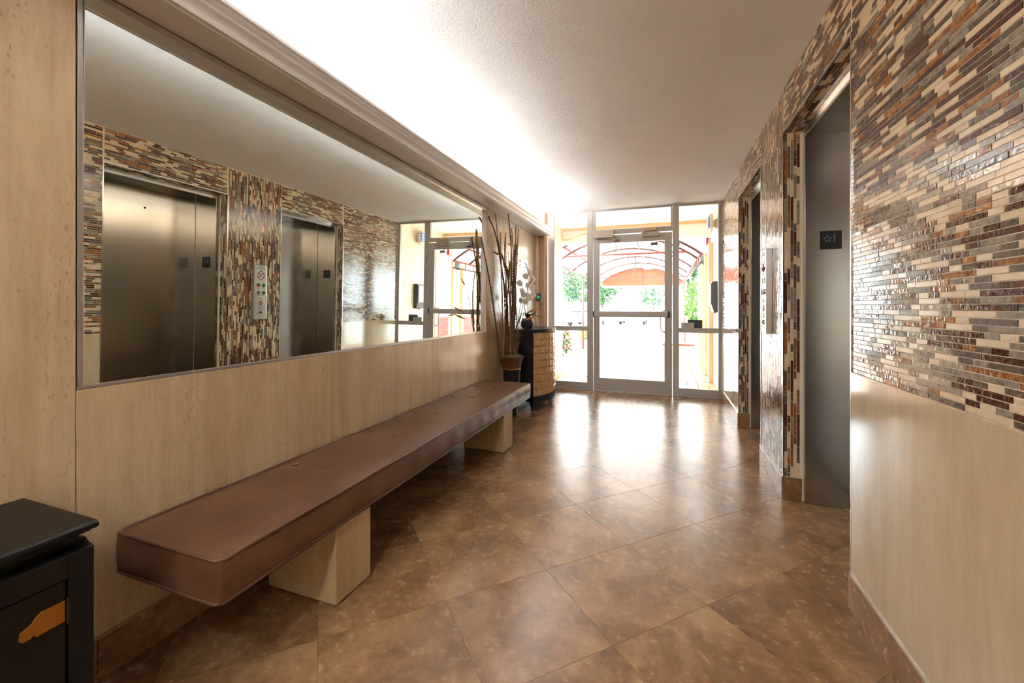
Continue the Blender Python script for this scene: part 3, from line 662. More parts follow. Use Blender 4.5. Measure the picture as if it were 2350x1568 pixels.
# ---- carved chest with bowed front
ch = tag(empty('carved_chest', (-1.52, 4.92, 0)), 'bow-fronted chest with carved tan block front and black sides', 'chest')
cy0, cy1 = 4.53, 5.31; xc, bow = -1.392, .145; cm, hw = (cy0 + cy1) / 2, (cy1 - cy0) / 2
def fx(y, o=0): return xc + o + bow * (1 - ((y - cm) / hw) ** 2)
def bowed(name, m, o, z0, z1, y0, y1, xb=-1.668, n=24, bevel=.002):
    pr = [(xb, y0)] + [(fx(y0 + (y1 - y0) * k / n, o), y0 + (y1 - y0) * k / n) for k in range(n + 1)] + [(xb, y1)]
    return MB().prism(pr, z0, z1, 'z').build(name, m, ch, bevel=bevel, segs=1)
bowed('top', M['navy_wood'], .010, .884, .920, cy0 - .008, cy1 + .008)
bx('side_panel', M['navy_wood'], ch, -1.662, xc + .002, cy0, cy0 + .022, .10, .884); bx('side_panel', M['navy_wood'], ch, -1.662, xc + .002, cy1 - .022, cy1, .10, .884)
ft = bowed('front', M['tan_wood'], -.012, .150, .884, cy0 + .004, cy1 - .004, xb=-1.60)
NR, NC = 9, 10
for r_ in range(NR):
    for c_ in range(NC):
        a = cy0 + .006 + (cy1 - cy0 - .012) * c_ / NC + .006; b = cy0 + .006 + (cy1 - cy0 - .012) * (c_ + 1) / NC - .002
        z0 = .154 + .728 * r_ / NR + .002; z1 = .154 + .728 * (r_ + 1) / NR - .002
        A, B = Vector((fx(a, -.012), a, 0)), Vector((fx(b, -.012), b, 0)); nrm = Vector((B.y - A.y, -(B.x - A.x), 0)).normalized()
        mb = MB(); q = []
        for (s_, z) in ((0, z0), (1, z0), (1, z1), (0, z1)): p = A.lerp(B, s_); q.append((p.x, p.y, z))
        t_ = []
        for (s_, z) in ((.17, z0 + .011), (.90, z0 + .011), (.90, z1 - .008), (.17, z1 - .008)): p = A.lerp(B, s_) + nrm * .017; t_.append((p.x, p.y, z))
        mb.v = q + t_; mb.f = [(4,5,6,7),(0,1,5,4),(1,2,6,5),(2,3,7,6),(3,0,4,7)]; mb.m = [0] * 5
        mb.build('carved_block', M['tan_wood'], ft)
n_ = 24; mb = MB()
for k in range(n_):
    ya_, yb_ = cy0 + (cy1 - cy0) * k / n_, cy0 + (cy1 - cy0) * (k + 1) / n_
    za, zb = [(.085 if abs(y - cm) < .22 else .085 - .085 * min(1, (abs(y - cm) - .22) / .13) ** 1.6) for y in (ya_, yb_)]
    xa_, xb_ = fx(ya_, .004), fx(yb_, .004); t_ = .02
    mb.face([(xa_, ya_, za), (xb_, yb_, zb), (xb_, yb_, .152), (xa_, ya_, .152)]); mb.face([(xa_ - t_, ya_, za), (xb_ - t_, yb_, zb), (xb_ - t_, yb_, .152), (xa_ - t_, ya_, .152)])
    mb.face([(xa_, ya_, za), (xb_, yb_, zb), (xb_ - t_, yb_, zb), (xa_ - t_, ya_, za)])
mb.build('apron', M['navy_wood'], ch)
for y in (cy0, cy1 - .05):
    MB().prism([(xc - .055, .15), (xc + .003, .15), (xc + .003, 0), (xc - .022, 0), (xc - .03, .05)], y, y + .05, 'y').build('leg', M['navy_wood'], ch, bevel=.002)
    MB().prism([(-1.662, .15), (-1.61, .15), (-1.635, 0), (-1.662, 0)], y, y + .05, 'y').build('leg', M['navy_wood'], ch, bevel=.002)
# ---- tall pot with dried stems
PX_, PY_ = -1.535, 4.215
ar = tag(empty('dried_arrangement', (PX_, PY_, 0)), 'tall brown pot filled with dried bamboo, branches and grasses', 'plant pot')
pp = [(.062, 0), (.070, .006), (.066, .03), (.062, .06), (.068, .12), (.080, .25), (.090, .40), (.096, .50), (.097, .512), (.094, .518), (.099, .526), (.104, .56), (.114, .61), (.128, .638), (.131, .646), (.126, .650), (.114, .632), (.104, .60)]
pot = MB().lathe(pp, (PX_, PY_, 0), 40).build('pot', M['pot'], ar, smooth=True, auto=50)
MB().lathe([(.098, .508), (.1005, .510), (.1005, .524), (.098, .527)], (PX_, PY_, 0), 40).build('band', M['pot_band'], pot, smooth=True)
rm = random.Random(3); ms = MB()
ms.lathe([(.112, .622), (.113, .636), (.09, .652), (.05, .662), (.01, .665)], (PX_, PY_, 0), 24)
for q in range(130):
    a, r_ = rm.uniform(0, 6.28), .118 * math.sqrt(rm.random()); p = Vector((PX_ + r_ * math.cos(a), PY_ + r_ * math.sin(a), .645 + .012 * rm.random())); pts = [p]
    for k in range(4): p = p + Vector((rm.uniform(-.018, .018), rm.uniform(-.018, .018), rm.uniform(-.008, .010))); pts.append(p)
    ms.tube(pts, .0016, 4)
mo = ms.build('moss_filling', M['moss'], ar); mo['kind'] = 'stuff'
ZP = .64
def W(u, v, dy=0):
    p = on_y(u, v, PY_ + dy)
    if p.x < -1.655: d = ray(u, v); p = CAM + d * (-1.655 / d.x)
    return p
def base_pt(u, dy): p = on_y(u, 815, PY_ + dy * .5); p.z = ZP - .10; return p
def path(pts, n=14):
    out = []; m_ = len(pts) - 1
    for i in range(n * m_ + 1):
        s_ = i / n; k = min(int(s_), m_ - 1); f = s_ - k
        p0, p1, p2, p3 = pts[max(k-1, 0)], pts[k], pts[k+1], pts[min(k+2, m_)]
        out.append(.5 * ((2*p1) + (p2 - p0) * f + (2*p0 - 5*p1 + 4*p2 - p3) * f*f + (3*p1 - p0 - 3*p2 + p3) * f*f*f))
    return out
for (ub, tops, r_, dy) in ((1156, [(1153, 700), (1148, 533)], .0085, -.03), (1178, [(1182, 680), (1190, 523)], .0085, .02), (1174, [(1176, 680), (1181, 560)], .0075, .05), (1168, [(1163, 690), (1160, 534)], .006, .04), (1172, [(1171, 690), (1174, 540)], .0075, -.05), (1182, [(1178, 700), (1184, 600)], .008, -.02)):
    pts = path([base_pt(ub, dy)] + [W(u, v, dy) for u, v in tops]); rs = [r_ * (1.22 if i % 5 == 0 else 1) * (1 - .15 * i / len(pts)) for i in range(len(pts))]
    MB().tube(pts, rs, 9).build('bamboo_cane', M['bamboo'], ar, smooth=True)
def knobby(pts, r_, n=22, m_='branch'):
    p = path(pts, n); rs = [r_ * (1.55 if i % 2 == 0 else .85) * (1 - .35 * i / len(p)) for i in range(len(p))]
    return MB().tube(p, rs, 7).build('branch', M[m_], ar)
KN = [(1150, -.04, [(1140, 760), (1126, 660), (1113, 590), (1104, 545)], .0075), (1164, -.02, [(1162, 700), (1152, 620), (1138, 540), (1121, 498)], .0085), (1160, .03, [(1158, 690), (1151, 610), (1142, 540), (1137, 492)], .005),
      (1170, .0, [(1172, 690), (1175, 610), (1171, 540), (1166, 485)], .007), (1176, .02, [(1176, 690), (1178, 610), (1177, 560), (1174, 525)], .005), (1178, -.03, [(1178, 700), (1180, 620), (1183, 560), (1184, 520)], .0065),
      (1165, .05, [(1166, 720), (1160, 650), (1158, 590), (1159, 545)], .005), (1180, .03, [(1186, 740), (1180, 680), (1168, 610)], .006), (1172, -.05, [(1174, 730), (1166, 650), (1158, 600)], .006),
      (1168, .01, [(1172, 740), (1180, 660), (1182, 600), (1186, 560)], .0055), (1162, -.06, [(1160, 740), (1166, 660), (1170, 600)], .007), (1176, -.06, [(1181, 740), (1184, 670), (1179, 620)], .007),
      (1158, .06, [(1170, 740), (1168, 660), (1172, 600)], .006)]
for ub, dy, tp, r_ in KN:
    o = knobby([base_pt(ub, dy)] + [W(u, v, dy) for u, v in tp], r_)
    p = path([base_pt(ub, dy)] + [W(u, v, dy) for u, v in tp], 12); bd = MB()
    for i in range(6, len(p), 2):
        d = Vector((rm.uniform(-1, 1), rm.uniform(-1, 1), .6)).normalized(); bd.tube([p[i], p[i] + d * r_ * 2.0], [r_ * .8, r_ * .25], 5)
    bd.build('buds', M['node'], o)['kind'] = 'stuff'
TW = [(1176, .0, [(1200, 700), (1222, 630), (1236, 612), (1254, 604)], .0028), (1178, -.03, [(1192, 720), (1200, 640), (1192, 612)], .0028), (1180, .02, [(1205, 700), (1216, 640), (1222, 640)], .003), (1150, .02, [(1150, 760), (1142, 690), (1131, 674)], .003), (1152, .0, [(1152, 740), (1142, 690), (1138, 660), (1146, 640)], .002),
      (1182, -.02, [(1200, 760), (1225, 745), (1256, 738)], .0018), (1180, -.05, [(1188, 792), (1212, 795), (1225, 814)], .0018), (1172, .0, [(1167, 600), (1166, 585), (1170, 570)], .0025), (1174, 0, [(1180, 600), (1190, 566), (1196, 566)], .002), (1184, .0, [(1190, 760), (1196, 720), (1204, 690)], .003)]
for ub, dy, tp, r_ in TW:
    pts = path([base_pt(ub, dy)] + [W(u, v, dy) for u, v in tp]); MB().tube(pts, [r_ * (1 - .6 * i / len(pts)) for i in range(len(pts))], 6).build('twig', M['branch2'], ar, smooth=True)
for q in range(52):
    a = rm.uniform(-1, 1); ub = 1166 + 16 * a; dy = rm.uniform(-.07, .07); v = rm.uniform(640, 760); lean = a * rm.uniform(8, 40)
    pts = path([base_pt(ub, dy), W(ub + lean * .35, 815 - (815 - v) * .5, dy), W(ub + lean, v, dy)], 8); MB().tube(pts, [.0017 * (1 - .6 * i / len(pts)) for i in range(len(pts))], 5).build('grass_stem', M['branch2'] if q % 3 else M['branch'], ar)
def spike(c, d, L, r_, m_, name):
    mb = MB(); d = d.normalized(); s_ = d.orthogonal().normalized(); t_ = d.cross(s_)
    for k in range(9):
        for j in range(6):
            f = (k + .5) / 9; a = j * math.pi / 3 + k * .5; rad = r_ * math.sin(math.pi * (f * .85 + .1)); o = c + d * (L * f); e = s_ * math.cos(a) + t_ * math.sin(a)
            mb.tube([o, o + e * rad * .6 + d * L * .05, o + e * rad + d * L * .12], [r_ * .30, r_ * .28, r_ * .04], 4)
    mb.tube([c - d * L * .1, c + d * L * .95], r_ * .25, 5); return mb.build(name, m_, ar)
for (u0, v0, u1, v1, dy, r_) in ((1207, 720, 1232, 708, -.05, .014), (1202, 735, 1228, 726, -.06, .014), (1229, 725, 1248, 729, -.05, .010), (1214, 655, 1223, 638, .0, .011), (1188, 745, 1196, 722, .0, .014)):
    a, b = W(u0, v0, dy), W(u1, v1, dy); spike(a, b - a, (b - a).length, r_, M['seed'], 'seed_head')
for (u0, v0, u1, v1, dy, r_) in ((1149, 586, 1132, 578, 0, .012), (1168, 640, 1162, 612, -.04, .022), (1178, 566, 1166, 559, .0, .008), (1156, 600, 1150, 580, 0, .014), (1160, 620, 1155, 600, .02, .012)):
    a, b = W(u0, v0, dy), W(u1, v1, dy); spike(a, b - a, (b - a).length, r_, M['bract'], 'dried_leaf')
for (u0, v0) in ((1188, 608), (1184, 590)):
    mb = MB()
    for k in range(10): c = W(u0 + rm.uniform(-6, 6), v0 + rm.uniform(-12, 6), rm.uniform(-.02, .02)); mb.lathe([(.001, -.006), (.006, -.002), (.006, .003), (.001, .007)], c, 7)
    mb.build('seed_cluster', M['seed'], ar)
# ---- orchid in a ribbed bowl on the chest
OX, OY, OZ = -1.535, 4.76, .920
orc = tag(empty('potted_orchid', (OX, OY, OZ)), 'white orchid in a dark ribbed bowl on the carved chest', 'plant')
rib = []
for k in range(25): h_ = k / 24; rib.append((.040 + .040 * math.sin(math.pi * min(1, .15 + h_ * .75)) + (.0022 if k % 2 else 0), .118 * h_))
rib = [(.036, 0)] + rib + [(.064, .120), (.05, .108)]
MB().lathe(rib, (OX, OY, OZ), 28).build('bowl', M['bowl'], orc)
def leaf(p, d, L, w, bend, m_, name, parent):
    d = Vector(d).normalized(); s_ = Vector((-d.y, d.x, 0)).normalized(); mb = MB(); n2 = 8; prev = None
    for k in range(n2 + 1):
        f = k / n2; c = Vector(p) + d * (L * f) + Vector((0, 0, bend * (f - 1.5 * f * f) * L)); ww = w * math.sin(math.pi * (.08 + .92 * f) ** .8)
        row = [c - s_ * ww + Vector((0, 0, ww * .25)), c, c + s_ * ww + Vector((0, 0, ww * .25))]
        if prev: mb.face([prev[0], prev[1], row[1], row[0]]); mb.face([prev[1], prev[2], row[2], row[1]])
        prev = row
    o = mb.build(name, m_, parent, smooth=True); md = o.modifiers.new('thick', 'SOLIDIFY'); md.thickness = .002; return o
for a, L in ((.2, .13), (2.0, .12), (3.4, .14), (4.9, .15), (5.9, .11)): leaf((OX + .02 * math.cos(a), OY + .02 * math.sin(a), OZ + .118), (math.cos(a), math.sin(a), .8), L, .026, 1.0, M['leaf'], 'leaf', orc)
def flower(c, face, s_):
    c = Vector(c); f = Vector(face).normalized(); a = f.orthogonal().normalized(); b = f.cross(a); mb = MB()
    for k in range(5):
        an = 2 * math.pi * k / 5 + .3; d = a * math.cos(an) + b * math.sin(an); e = f.cross(d); L = s_ * (1.0 if k % 2 else .92); w = s_ * (.62 if k in (1, 4) else .42); prev = None
        for q in range(6):
            t_ = q / 5; m2 = c + d * (L * t_) + f * (s_ * .25 * t_ * (1 - t_)); ww = w * math.sin(math.pi * (.06 + .90 * t_)) + .001
            row = [m2 - e * ww, m2 + f * s_ * .06, m2 + e * ww]
            if prev: mb.face([prev[0], prev[1], row[1], row[0]]); mb.face([prev[1], prev[2], row[2], row[1]])
            prev = row
    o = mb.build('flower', M['petal'], orc, smooth=True); MB().lathe([(.002, -.004), (.006, .0), (.005, .006), (.001, .010)], c + f * .004, 8).build('flower_centre', M['yellow'], o, smooth=True)
def on_oy(u, v, dy=0): return on_y(u, v, OY + dy)
st1 = path([Vector((OX + .01, OY, OZ + .11)), on_oy(1211, 690), on_oy(1212, 640, -.01), on_oy(1209, 612, -.02), on_oy(1204, 603, -.03)])
st2 = path([Vector((OX - .01, OY + .01, OZ + .11)), on_oy(1202, 690, .02), on_oy(1199, 660, .03), on_oy(1194, 640, .03)])
for st in (st1, st2): MB().tube(st, .0032, 7).build('stem', M['stem'], orc, smooth=True)
for (u, v, dy, s_) in ((1216, 628, -.03, .040), (1222, 640, -.01, .040), (1206, 634, -.04, .036), (1222, 660, -.03, .042), (1210, 656, -.05, .036), (1224, 676, -.02, .040), (1214, 682, -.04, .040), (1202, 676, -.01, .036), (1192, 650, .02, .036), (1198, 668, .0, .034), (1207, 692, -.03, .036), (1196, 690, .02, .034)):
    c = on_oy(u, v, dy); flower(c, (.9 + rm.uniform(-.4, .4), -.9 + rm.uniform(-.4, .4), .15 + rm.uniform(-.2, .2)), s_ * 1.2)
for (u, v) in ((1204, 614), (1209, 615), (1213, 619), (1204, 622), (1206, 606)): c = on_oy(u, v, -.03); MB().lathe([(.001, -.007), (.006, -.001), (.005, .005), (.001, .008)], c, 8).build('bud', M['stem'], orc, smooth=True)

# ================================================================== OUTDOORS
gr = tag(MB().box(-40, 40, 5.95, 120, -.30, -.055).build('ground', M['concrete']), 'sunlit pale concrete forecourt beyond the patio', kind='structure')
pt = tag(MB().box(-2.25, .76, 5.945, 12.3, -.20, -.006).build('patio', M['mortar']), 'terracotta paver patio outside the entrance door', kind='structure')
CELL = .283; X0 = -.084 - 8 * CELL; pav = []
for i in range(11):
    for j in range(22):
        x0, y0 = X0 + i * CELL, 5.95 + j * CELL
        if (i + j) % 2: cells = [(x0, x0 + CELL, y0, y0 + CELL / 2), (x0, x0 + CELL, y0 + CELL / 2, y0 + CELL)]
        else: cells = [(x0, x0 + CELL / 2, y0, y0 + CELL), (x0 + CELL / 2, x0 + CELL, y0, y0 + CELL)]
        for (a, b, c, d) in cells:
            b = min(b, .72)
            if b - a > .03: pav.append((a + .005, b - .005, c + .005, d - .005))
pav.sort(key=lambda p: p[2]); rest = MB(); pc_ = {}
for k, (a, b, c, d) in enumerate(pav):
    if k < 300:
        key = (round(b - a, 3), round(d - c, 3))
        if key not in pc_:
            w_, l_ = (b - a) / 2, (d - c) / 2; mb = MB(); e = .004
            mb.v = [(-w_, -l_, -.012), (w_, -l_, -.012), (w_, l_, -.012), (-w_, l_, -.012), (-w_ + e, -l_ + e, 0), (w_ - e, -l_ + e, 0), (w_ - e, l_ - e, 0), (-w_ + e, l_ - e, 0)]
            mb.f = list(TF); mb.m = [0] * 5; pc_[key] = mb.mesh('paver', M['paver'])
        o = link('paver', pc_[key], pt); o.location = ((a + b) / 2, (c + d) / 2, -.001 + .001 * math.sin(k * 7.3))
    else: rest.box(a, b, c, d, -.012, -.001)
rs_ = rest.build('paver_field', M['paver'], pt); rs_['kind'] = 'stuff'
# porch walls, ceiling and downstand
tag(MB().box(-2.05, -1.735, 5.95, 7.48, -.2, 2.75).build('wall_porch_left', M['stone']), 'ribbed beige stone pier outside the left sidelight', kind='structure')
rw = tag(MB().box(.72, 1.25, 5.95, 9.62, -.2, 3.4).build('wall_porch_right', M['stone']), 'ribbed beige stone wall with service doors outside', kind='structure')
tag(MB().box(-2.05, .72, 5.95, 7.52, 2.60, 2.75).build('porch_ceiling', M['slab_white']), 'white plaster porch ceiling outside the door', kind='structure')
pbm = tag(MB().box(-3.2, .72, 7.52, 7.68, 2.33, 3.4).build('porch_beam', M['slab_white']), 'white downstand beam at the edge of the porch', kind='structure')
bx('drip_moulding', M['tan_jamb'], pbm, -2.05, .72, 7.495, 7.52, 2.555, 2.60)
MB().tube(path([Vector((-1.74, 7.47, 2.40)), Vector((-1.6, 7.46, 2.40)), Vector((-1.35, 7.48, 2.48)), Vector((-1.2, 7.505, 2.49)), Vector((-.9, 7.505, 2.50))]), .012, 8).build('conduit', M['tan_jamb'], pbm, smooth=True)
# service doors on the right wall
def service_door(name, y0, y1, label):
    d = tag(empty(name, (.71, (y0 + y1) / 2, 0)), label, kind='structure')
    bx('leaf', M['cream_door'], d, .700, .722, y0 + .09, y1 - .09, .02, 2.08, bevel=.003)
    for a, b in ((y0, y0 + .09), (y1 - .09, y1)): bx('jamb', M['tan_jamb'], d, .655, .722, a, b, 0, 2.17, bevel=.003)
    bx('head', M['tan_jamb'], d, .655, .722, y0 + .09, y1 - .09, 2.08, 2.17, bevel=.003)
    a, b = y0 + .17, y1 - .20
    lv = bx('louvre_frame', M['louvre'], d, .696, .701, a, b, .28, .92)
    for k in range(20):
        z = .295 + k * .031; MB().prism([(.697, z), (.684, z + .004), (.684, z + .010), (.697, z + .020)], a + .012, b - .012, 'y').build('slat', M['louvre'], lv)
    kn = MB().lathe([(.012, 0), (.012, -.04), (.028, -.05), (.028, -.065), (.015, -.075)], (.700, y1 - .16, 1.03), 16, axis='x').build('knob', M['frame'], d, smooth=True)
    return d
d2 = service_door('door_2', 7.12, 7.94, 'cream service door with maroon louvre nearest the glass')
d3 = service_door('door_3', 8.30, 9.26, 'cream service door with maroon louvre farther out')
def wall_text(name, tx, s_, m_, x, y, z, parent): return text_mesh(name, tx, s_, m_, axes((0, -1, 0), (0, 0, 1), (-1, 0, 0), (x, y, z)), parent)
ns = bx('no_smoking_sign', M['white_print'], d2, .697, .6995, 7.30, 7.50, 1.58, 1.76)
mb = MB()
for a, b, c, d in ((7.30, 7.50, 1.58, 1.59), (7.30, 7.50, 1.75, 1.76), (7.30, 7.31, 1.59, 1.75), (7.49, 7.50, 1.59, 1.75)): bx('red_border', M['red_sign'], ns, .6962, .697, a, b, c, d)
MB().tube([(.6965, 7.40 + .05 * math.cos(k * math.pi / 12), 1.67 + .05 * math.sin(k * math.pi / 12)) for k in range(24)], .005, 6, closed=True).build('red_circle', M['red_sign'], ns)
MB().tube([(.6965, 7.365, 1.705), (.6965, 7.435, 1.635)], .005, 6).build('red_bar', M['red_sign'], ns)
bx('blue_label', M['blue_sign'], d2, .697, .6995, 7.37, 7.43, 1.80, 1.835)
# things on the right wall
sc = tag(empty('wall_sconce', (.72, 6.55, 2.37)), 'round grey bulkhead lamp on the stone wall by the sidelight', 'lamp')
MB().lathe([(.07, 0), (.07, -.03), (.05, -.04), (.05, -.07)], (.72, 6.55, 2.36), 24, axis='x').build('bracket', M['lamp_body'], sc, smooth=True, auto=40)
MB().lathe([(.10, -.065), (.132, -.075), (.136, -.09), (.128, -.105), (.09, -.115)], (.72, 6.55, 2.37), 32, axis='x').build('housing', M['lamp_body'], sc, smooth=True, auto=40)
bp = tag(empty('blue_notice', (.595, 6.55, 2.30)), 'small blue notice plate hung in front of the bulkhead lamp', 'sign')
bx('plate', M['blue_sign'], bp, .590, .597, 6.46, 6.64, 2.29, 2.45)
for k in range(3): bx('printed_line', M['white_print'], bp, .5892, .590, 6.485 + .01 * k, 6.615 - .012 * k, 2.405 - k * .046, 2.425 - k * .046)
bx('hanger', M['steel_dark'], bp, .597, .605, 6.53, 6.57, 2.34, 2.40)
db = tag(empty('wall_dispenser', (.72, 6.58, 1.1)), 'black and white wedge-shaped box mounted on the stone wall', 'box')
MB().prism([(.722, 1.10), (.66, 1.10), (.622, 1.22), (.622, 1.50), (.645, 1.535), (.722, 1.535)], 6.43, 6.73, 'y').build('case', M['black_plastic'], db, bevel=.006)
bx('front_plate', M['white_plain'], db, .614, .623, 6.455, 6.71, 1.21, 1.505, bevel=.003)
bx('spout', M['grey_plastic'], db, .66, .70, 6.56, 6.60, 1.085, 1.10)
fa = tag(empty('fire_alarm', (.72, 7.75, 2.2)), 'red fire alarm box with white strobe above the service door', 'alarm')
bx('box', M['alarm_red'], fa, .665, .722, 7.66, 7.84, 2.20, 2.33, bevel=.006); bx('strobe', M['white_plain'], fa, .645, .72, 7.845, 7.90, 2.20, 2.31, bevel=.006)
text_mesh('lettering', 'FIRE', .05, M['white_print'], axes((0, 0, -1), (0, -1, 0), (-1, 0, 0), (.6642, 7.80, 2.265)), fa)
tag(bx('vent_grille', M['grey_plastic'], None, .700, .722, 7.52, 7.64, 2.235, 2.30, bevel=.003), 'small grey vent plate beside the fire alarm', 'vent')
sp = tag(empty('keypad_box', (.72, 8.14, 1.9)), 'slate grey keypad box between the two service doors', 'box')
bx('case', M['slate'], sp, .635, .722, 8.04, 8.22, 1.93, 2.14, bevel=.006); bx('keypad', M['lamp_body'], sp, .631, .636, 8.13, 8.21, 1.95, 2.12); bx('red_light', M['led_red'], sp, .6295, .632, 8.16, 8.185, 2.09, 2.11)
pk = tag(empty('paper_holder', (.70, 8.13, 1.3)), 'grey clear-fronted paper holder under the keypad box', 'holder')
bx('back', M['grey_plastic'], pk, .700, .722, 8.02, 8.20, 1.30, 1.56, bevel=.02); bx('sheet', M['white_print'], pk, .694, .700, 8.04, 8.18, 1.33, 1.53)
# planter bench and trash box
cbn = tag(empty('carved_stone_bench', (.3, 9.95, 0)), 'carved cream stone bench with maroon tile top past the patio doors', 'bench')
bx('block', M['carved'], cbn, -.02, .62, 9.78, 10.2, -.01, .325, bevel=.01)
for x in (.13, .30, .47):
    MB().tube(path([Vector((x - .07, 9.776, .05)), Vector((x, 9.772, .13)), Vector((x + .05, 9.772, .22)), Vector((x, 9.772, .28)), Vector((x - .04, 9.772, .23)), Vector((x, 9.772, .20))], 8), .011, 6).build('carved_scroll', M['carved'], cbn, smooth=True)
for k in range(5): bx('cap_tile', M['cap_tile'], cbn, -.03 + k * .132, .098 + k * .132, 9.76, 10.22, .325, .37, bevel=.004)
tag(MB().prism([(9.70, 0), (9.70, .26), (9.72, .30), (9.95, .30), (9.97, .26), (9.97, 0)], .655, .78, 'x').build('stone_block', M['stone']), 'small square stone block at the end of the porch wall', 'block')
# canopy
ca = tag(empty('entrance_canopy', (-.71, 11.6, 0)), 'barrel-vault white canvas canopy on a red steel frame', 'canopy')
xa_, xb_, zs, za_ = -2.115, .600, 2.075, 2.553; cxm, half = (xa_ + xb_) / 2, (xb_ - xa_) / 2; rad = (half ** 2 + (za_ - zs) ** 2) / (2 * (za_ - zs)); th0 = math.asin(half / rad)
def arc(f, y, dz=0): a = -th0 + 2 * th0 * f; return Vector((cxm + rad * math.sin(a), y, za_ - rad + rad * math.cos(a) + dz))
YA = (7.72, 8.5, 10.24, 11.95, 13.7, 15.5)
for y in YA: MB().tube([arc(k / 20, y) for k in range(21)], .022, 8).build('hoop', M['dark_red'], ca, smooth=True)
for f in (0, .14, .28, .42, .58, .72, .86, 1): MB().tube([arc(f, YA[0]), arc(f, YA[-1])], .017, 8).build('purlin', M['red_metal'], ca, smooth=True)
for x in (xa_, xb_):
    MB().tube([(x, YA[0], zs - .14), (x, YA[-1], zs - .14)], .014, 8).build('lower_rail', M['dark_red'], ca, smooth=True)
    for k in range(17): y = YA[0] + .1 + k * .47; MB().tube([(x, y, zs), (x, y, zs - .14)], .010, 6).build('rail_strut', M['dark_red'], ca, smooth=True)
MB().tube([(xa_, 8.5, 2.215), (xb_, 8.5, 2.215)], .020, 8).build('tie_bar', M['red_metal'], ca, smooth=True)
MB().tube([(xa_, 11.95, 1.985), (xb_, 11.95, 1.985)], .016, 8).build('tie_bar', M['dark_red'], ca, smooth=True)
MB().tube([(cxm + .02, 11.95, 1.985), (cxm + .02, 11.95, 2.55)], .018, 8).build('king_post', M['dark_red'], ca, smooth=True)
for x, y in ((xa_, 11.63), (xb_, 13.6)): MB().tube([(x, y, -.05), (x, y, zs - .14)], .032, 12).build('post', M['red_metal'], ca, smooth=True)
mb = MB(); nf = 28
for k in range(nf):
    for (y0, y1) in zip(YA[:-1], YA[1:]):
        a, b = arc(k / nf, y0, .022), arc((k + 1) / nf, y0, .022); c, d = arc((k + 1) / nf, y1, .022), arc(k / nf, y1, .022); mb.face([a, b, c, d])
cv = mb.build('canvas_vault', M['canvas'], ca, smooth=True); bm = bmesh.new(); bm.from_mesh(cv.data); bmesh.ops.remove_doubles(bm, verts=bm.verts, dist=1e-4); bmesh.ops.recalc_face_normals(bm, faces=bm.faces); bm.to_mesh(cv.data); bm.free()
md = cv.modifiers.new('thick', 'SOLIDIFY'); md.thickness = .003
mb = MB(); top_ = [arc(k / 28, 15.53) for k in range(29)]
mb.face([(p.x, 15.53, p.z) for p in top_] + [(xb_, 15.53, 1.93), (xa_, 15.53, 1.93)]); mb.face([(p.x, 15.534, p.z) for p in top_] + [(xb_, 15.534, 1.93), (xa_, 15.534, 1.93)]); mb.build('end_panel', M['red_canvas'], ca)
MB().tube([(cxm + .05, 15.51, 1.93), (cxm + .05, 15.51, za_)], .008, 6).build('panel_seam', M['dark_red'], ca)
mb = MB()
for k in range(24):
    x0 = xa_ + (xb_ - xa_) * k / 24; x1 = xa_ + (xb_ - xa_) * (k + 1) / 24
    mb.face([(x0, 15.54, 1.93), (x1, 15.54, 1.93), (x1 - .01, 15.54, 1.875), ((x0 + x1) / 2, 15.54, 1.86), (x0 + .01, 15.54, 1.875)])
mb.build('scalloped_valance', M['canvas'], ca)
# camera dome
dm = tag(empty('dome_camera', (-1.95, 7.9, 2.3)), 'small white dome camera under the canopy at the stone pier', 'camera')
MB().lathe([(.07, .05), (.075, 0), (.06, -.01)], (-1.98, 7.72, 2.37), 20).build('base', M['white_plain'], dm, smooth=True, auto=40); MB().lathe([(.055, 0), (.05, -.035), (.03, -.055), (.005, -.062)], (-1.98, 7.72, 2.36), 20).build('dome', M['black_plastic'], dm, smooth=True)
bx('arm', M['white_plain'], dm, -2.0, -1.96, 7.60, 7.72, 2.40, 2.43)
# planting
bed = tag(MB().prism([(-3.4, 7.55), (-2.26, 7.55), (-2.26, 9.2), (-2.0, 10.4), (-2.0, 12.2), (-3.4, 12.4)], -.06, -.015, 'z').build('mulch_bed', M['mulch']), 'dark mulch planting bed along the patio', kind='structure')
def leaves(mb, rg, c, rad3, count, size, ms):
    for k in range(count):
        while True:
            d = Vector((rg.uniform(-1, 1), rg.uniform(-1, 1), rg.uniform(-1, 1)))
            if d.length < 1: break
        d = d * (.55 + .45 * rg.random()) / max(d.length, .25) * min(1, d.length + .25)
        p = Vector(c) + Vector((d.x * rad3[0], d.y * rad3[1], d.z * rad3[2])); n3 = (d + Vector((rg.uniform(-.6, .6), rg.uniform(-.6, .6), rg.uniform(0, .9)))).normalized()
        a = n3.orthogonal().normalized(); a.rotate(Matrix.Rotation(rg.uniform(0, 6.28), 3, n3)); b = n3.cross(a); s_ = size * rg.uniform(.6, 1.2)
        mb.face([p - a * s_, p + b * s_ * .38, p + a * s_, p - b * s_ * .38], rg.choice(ms))
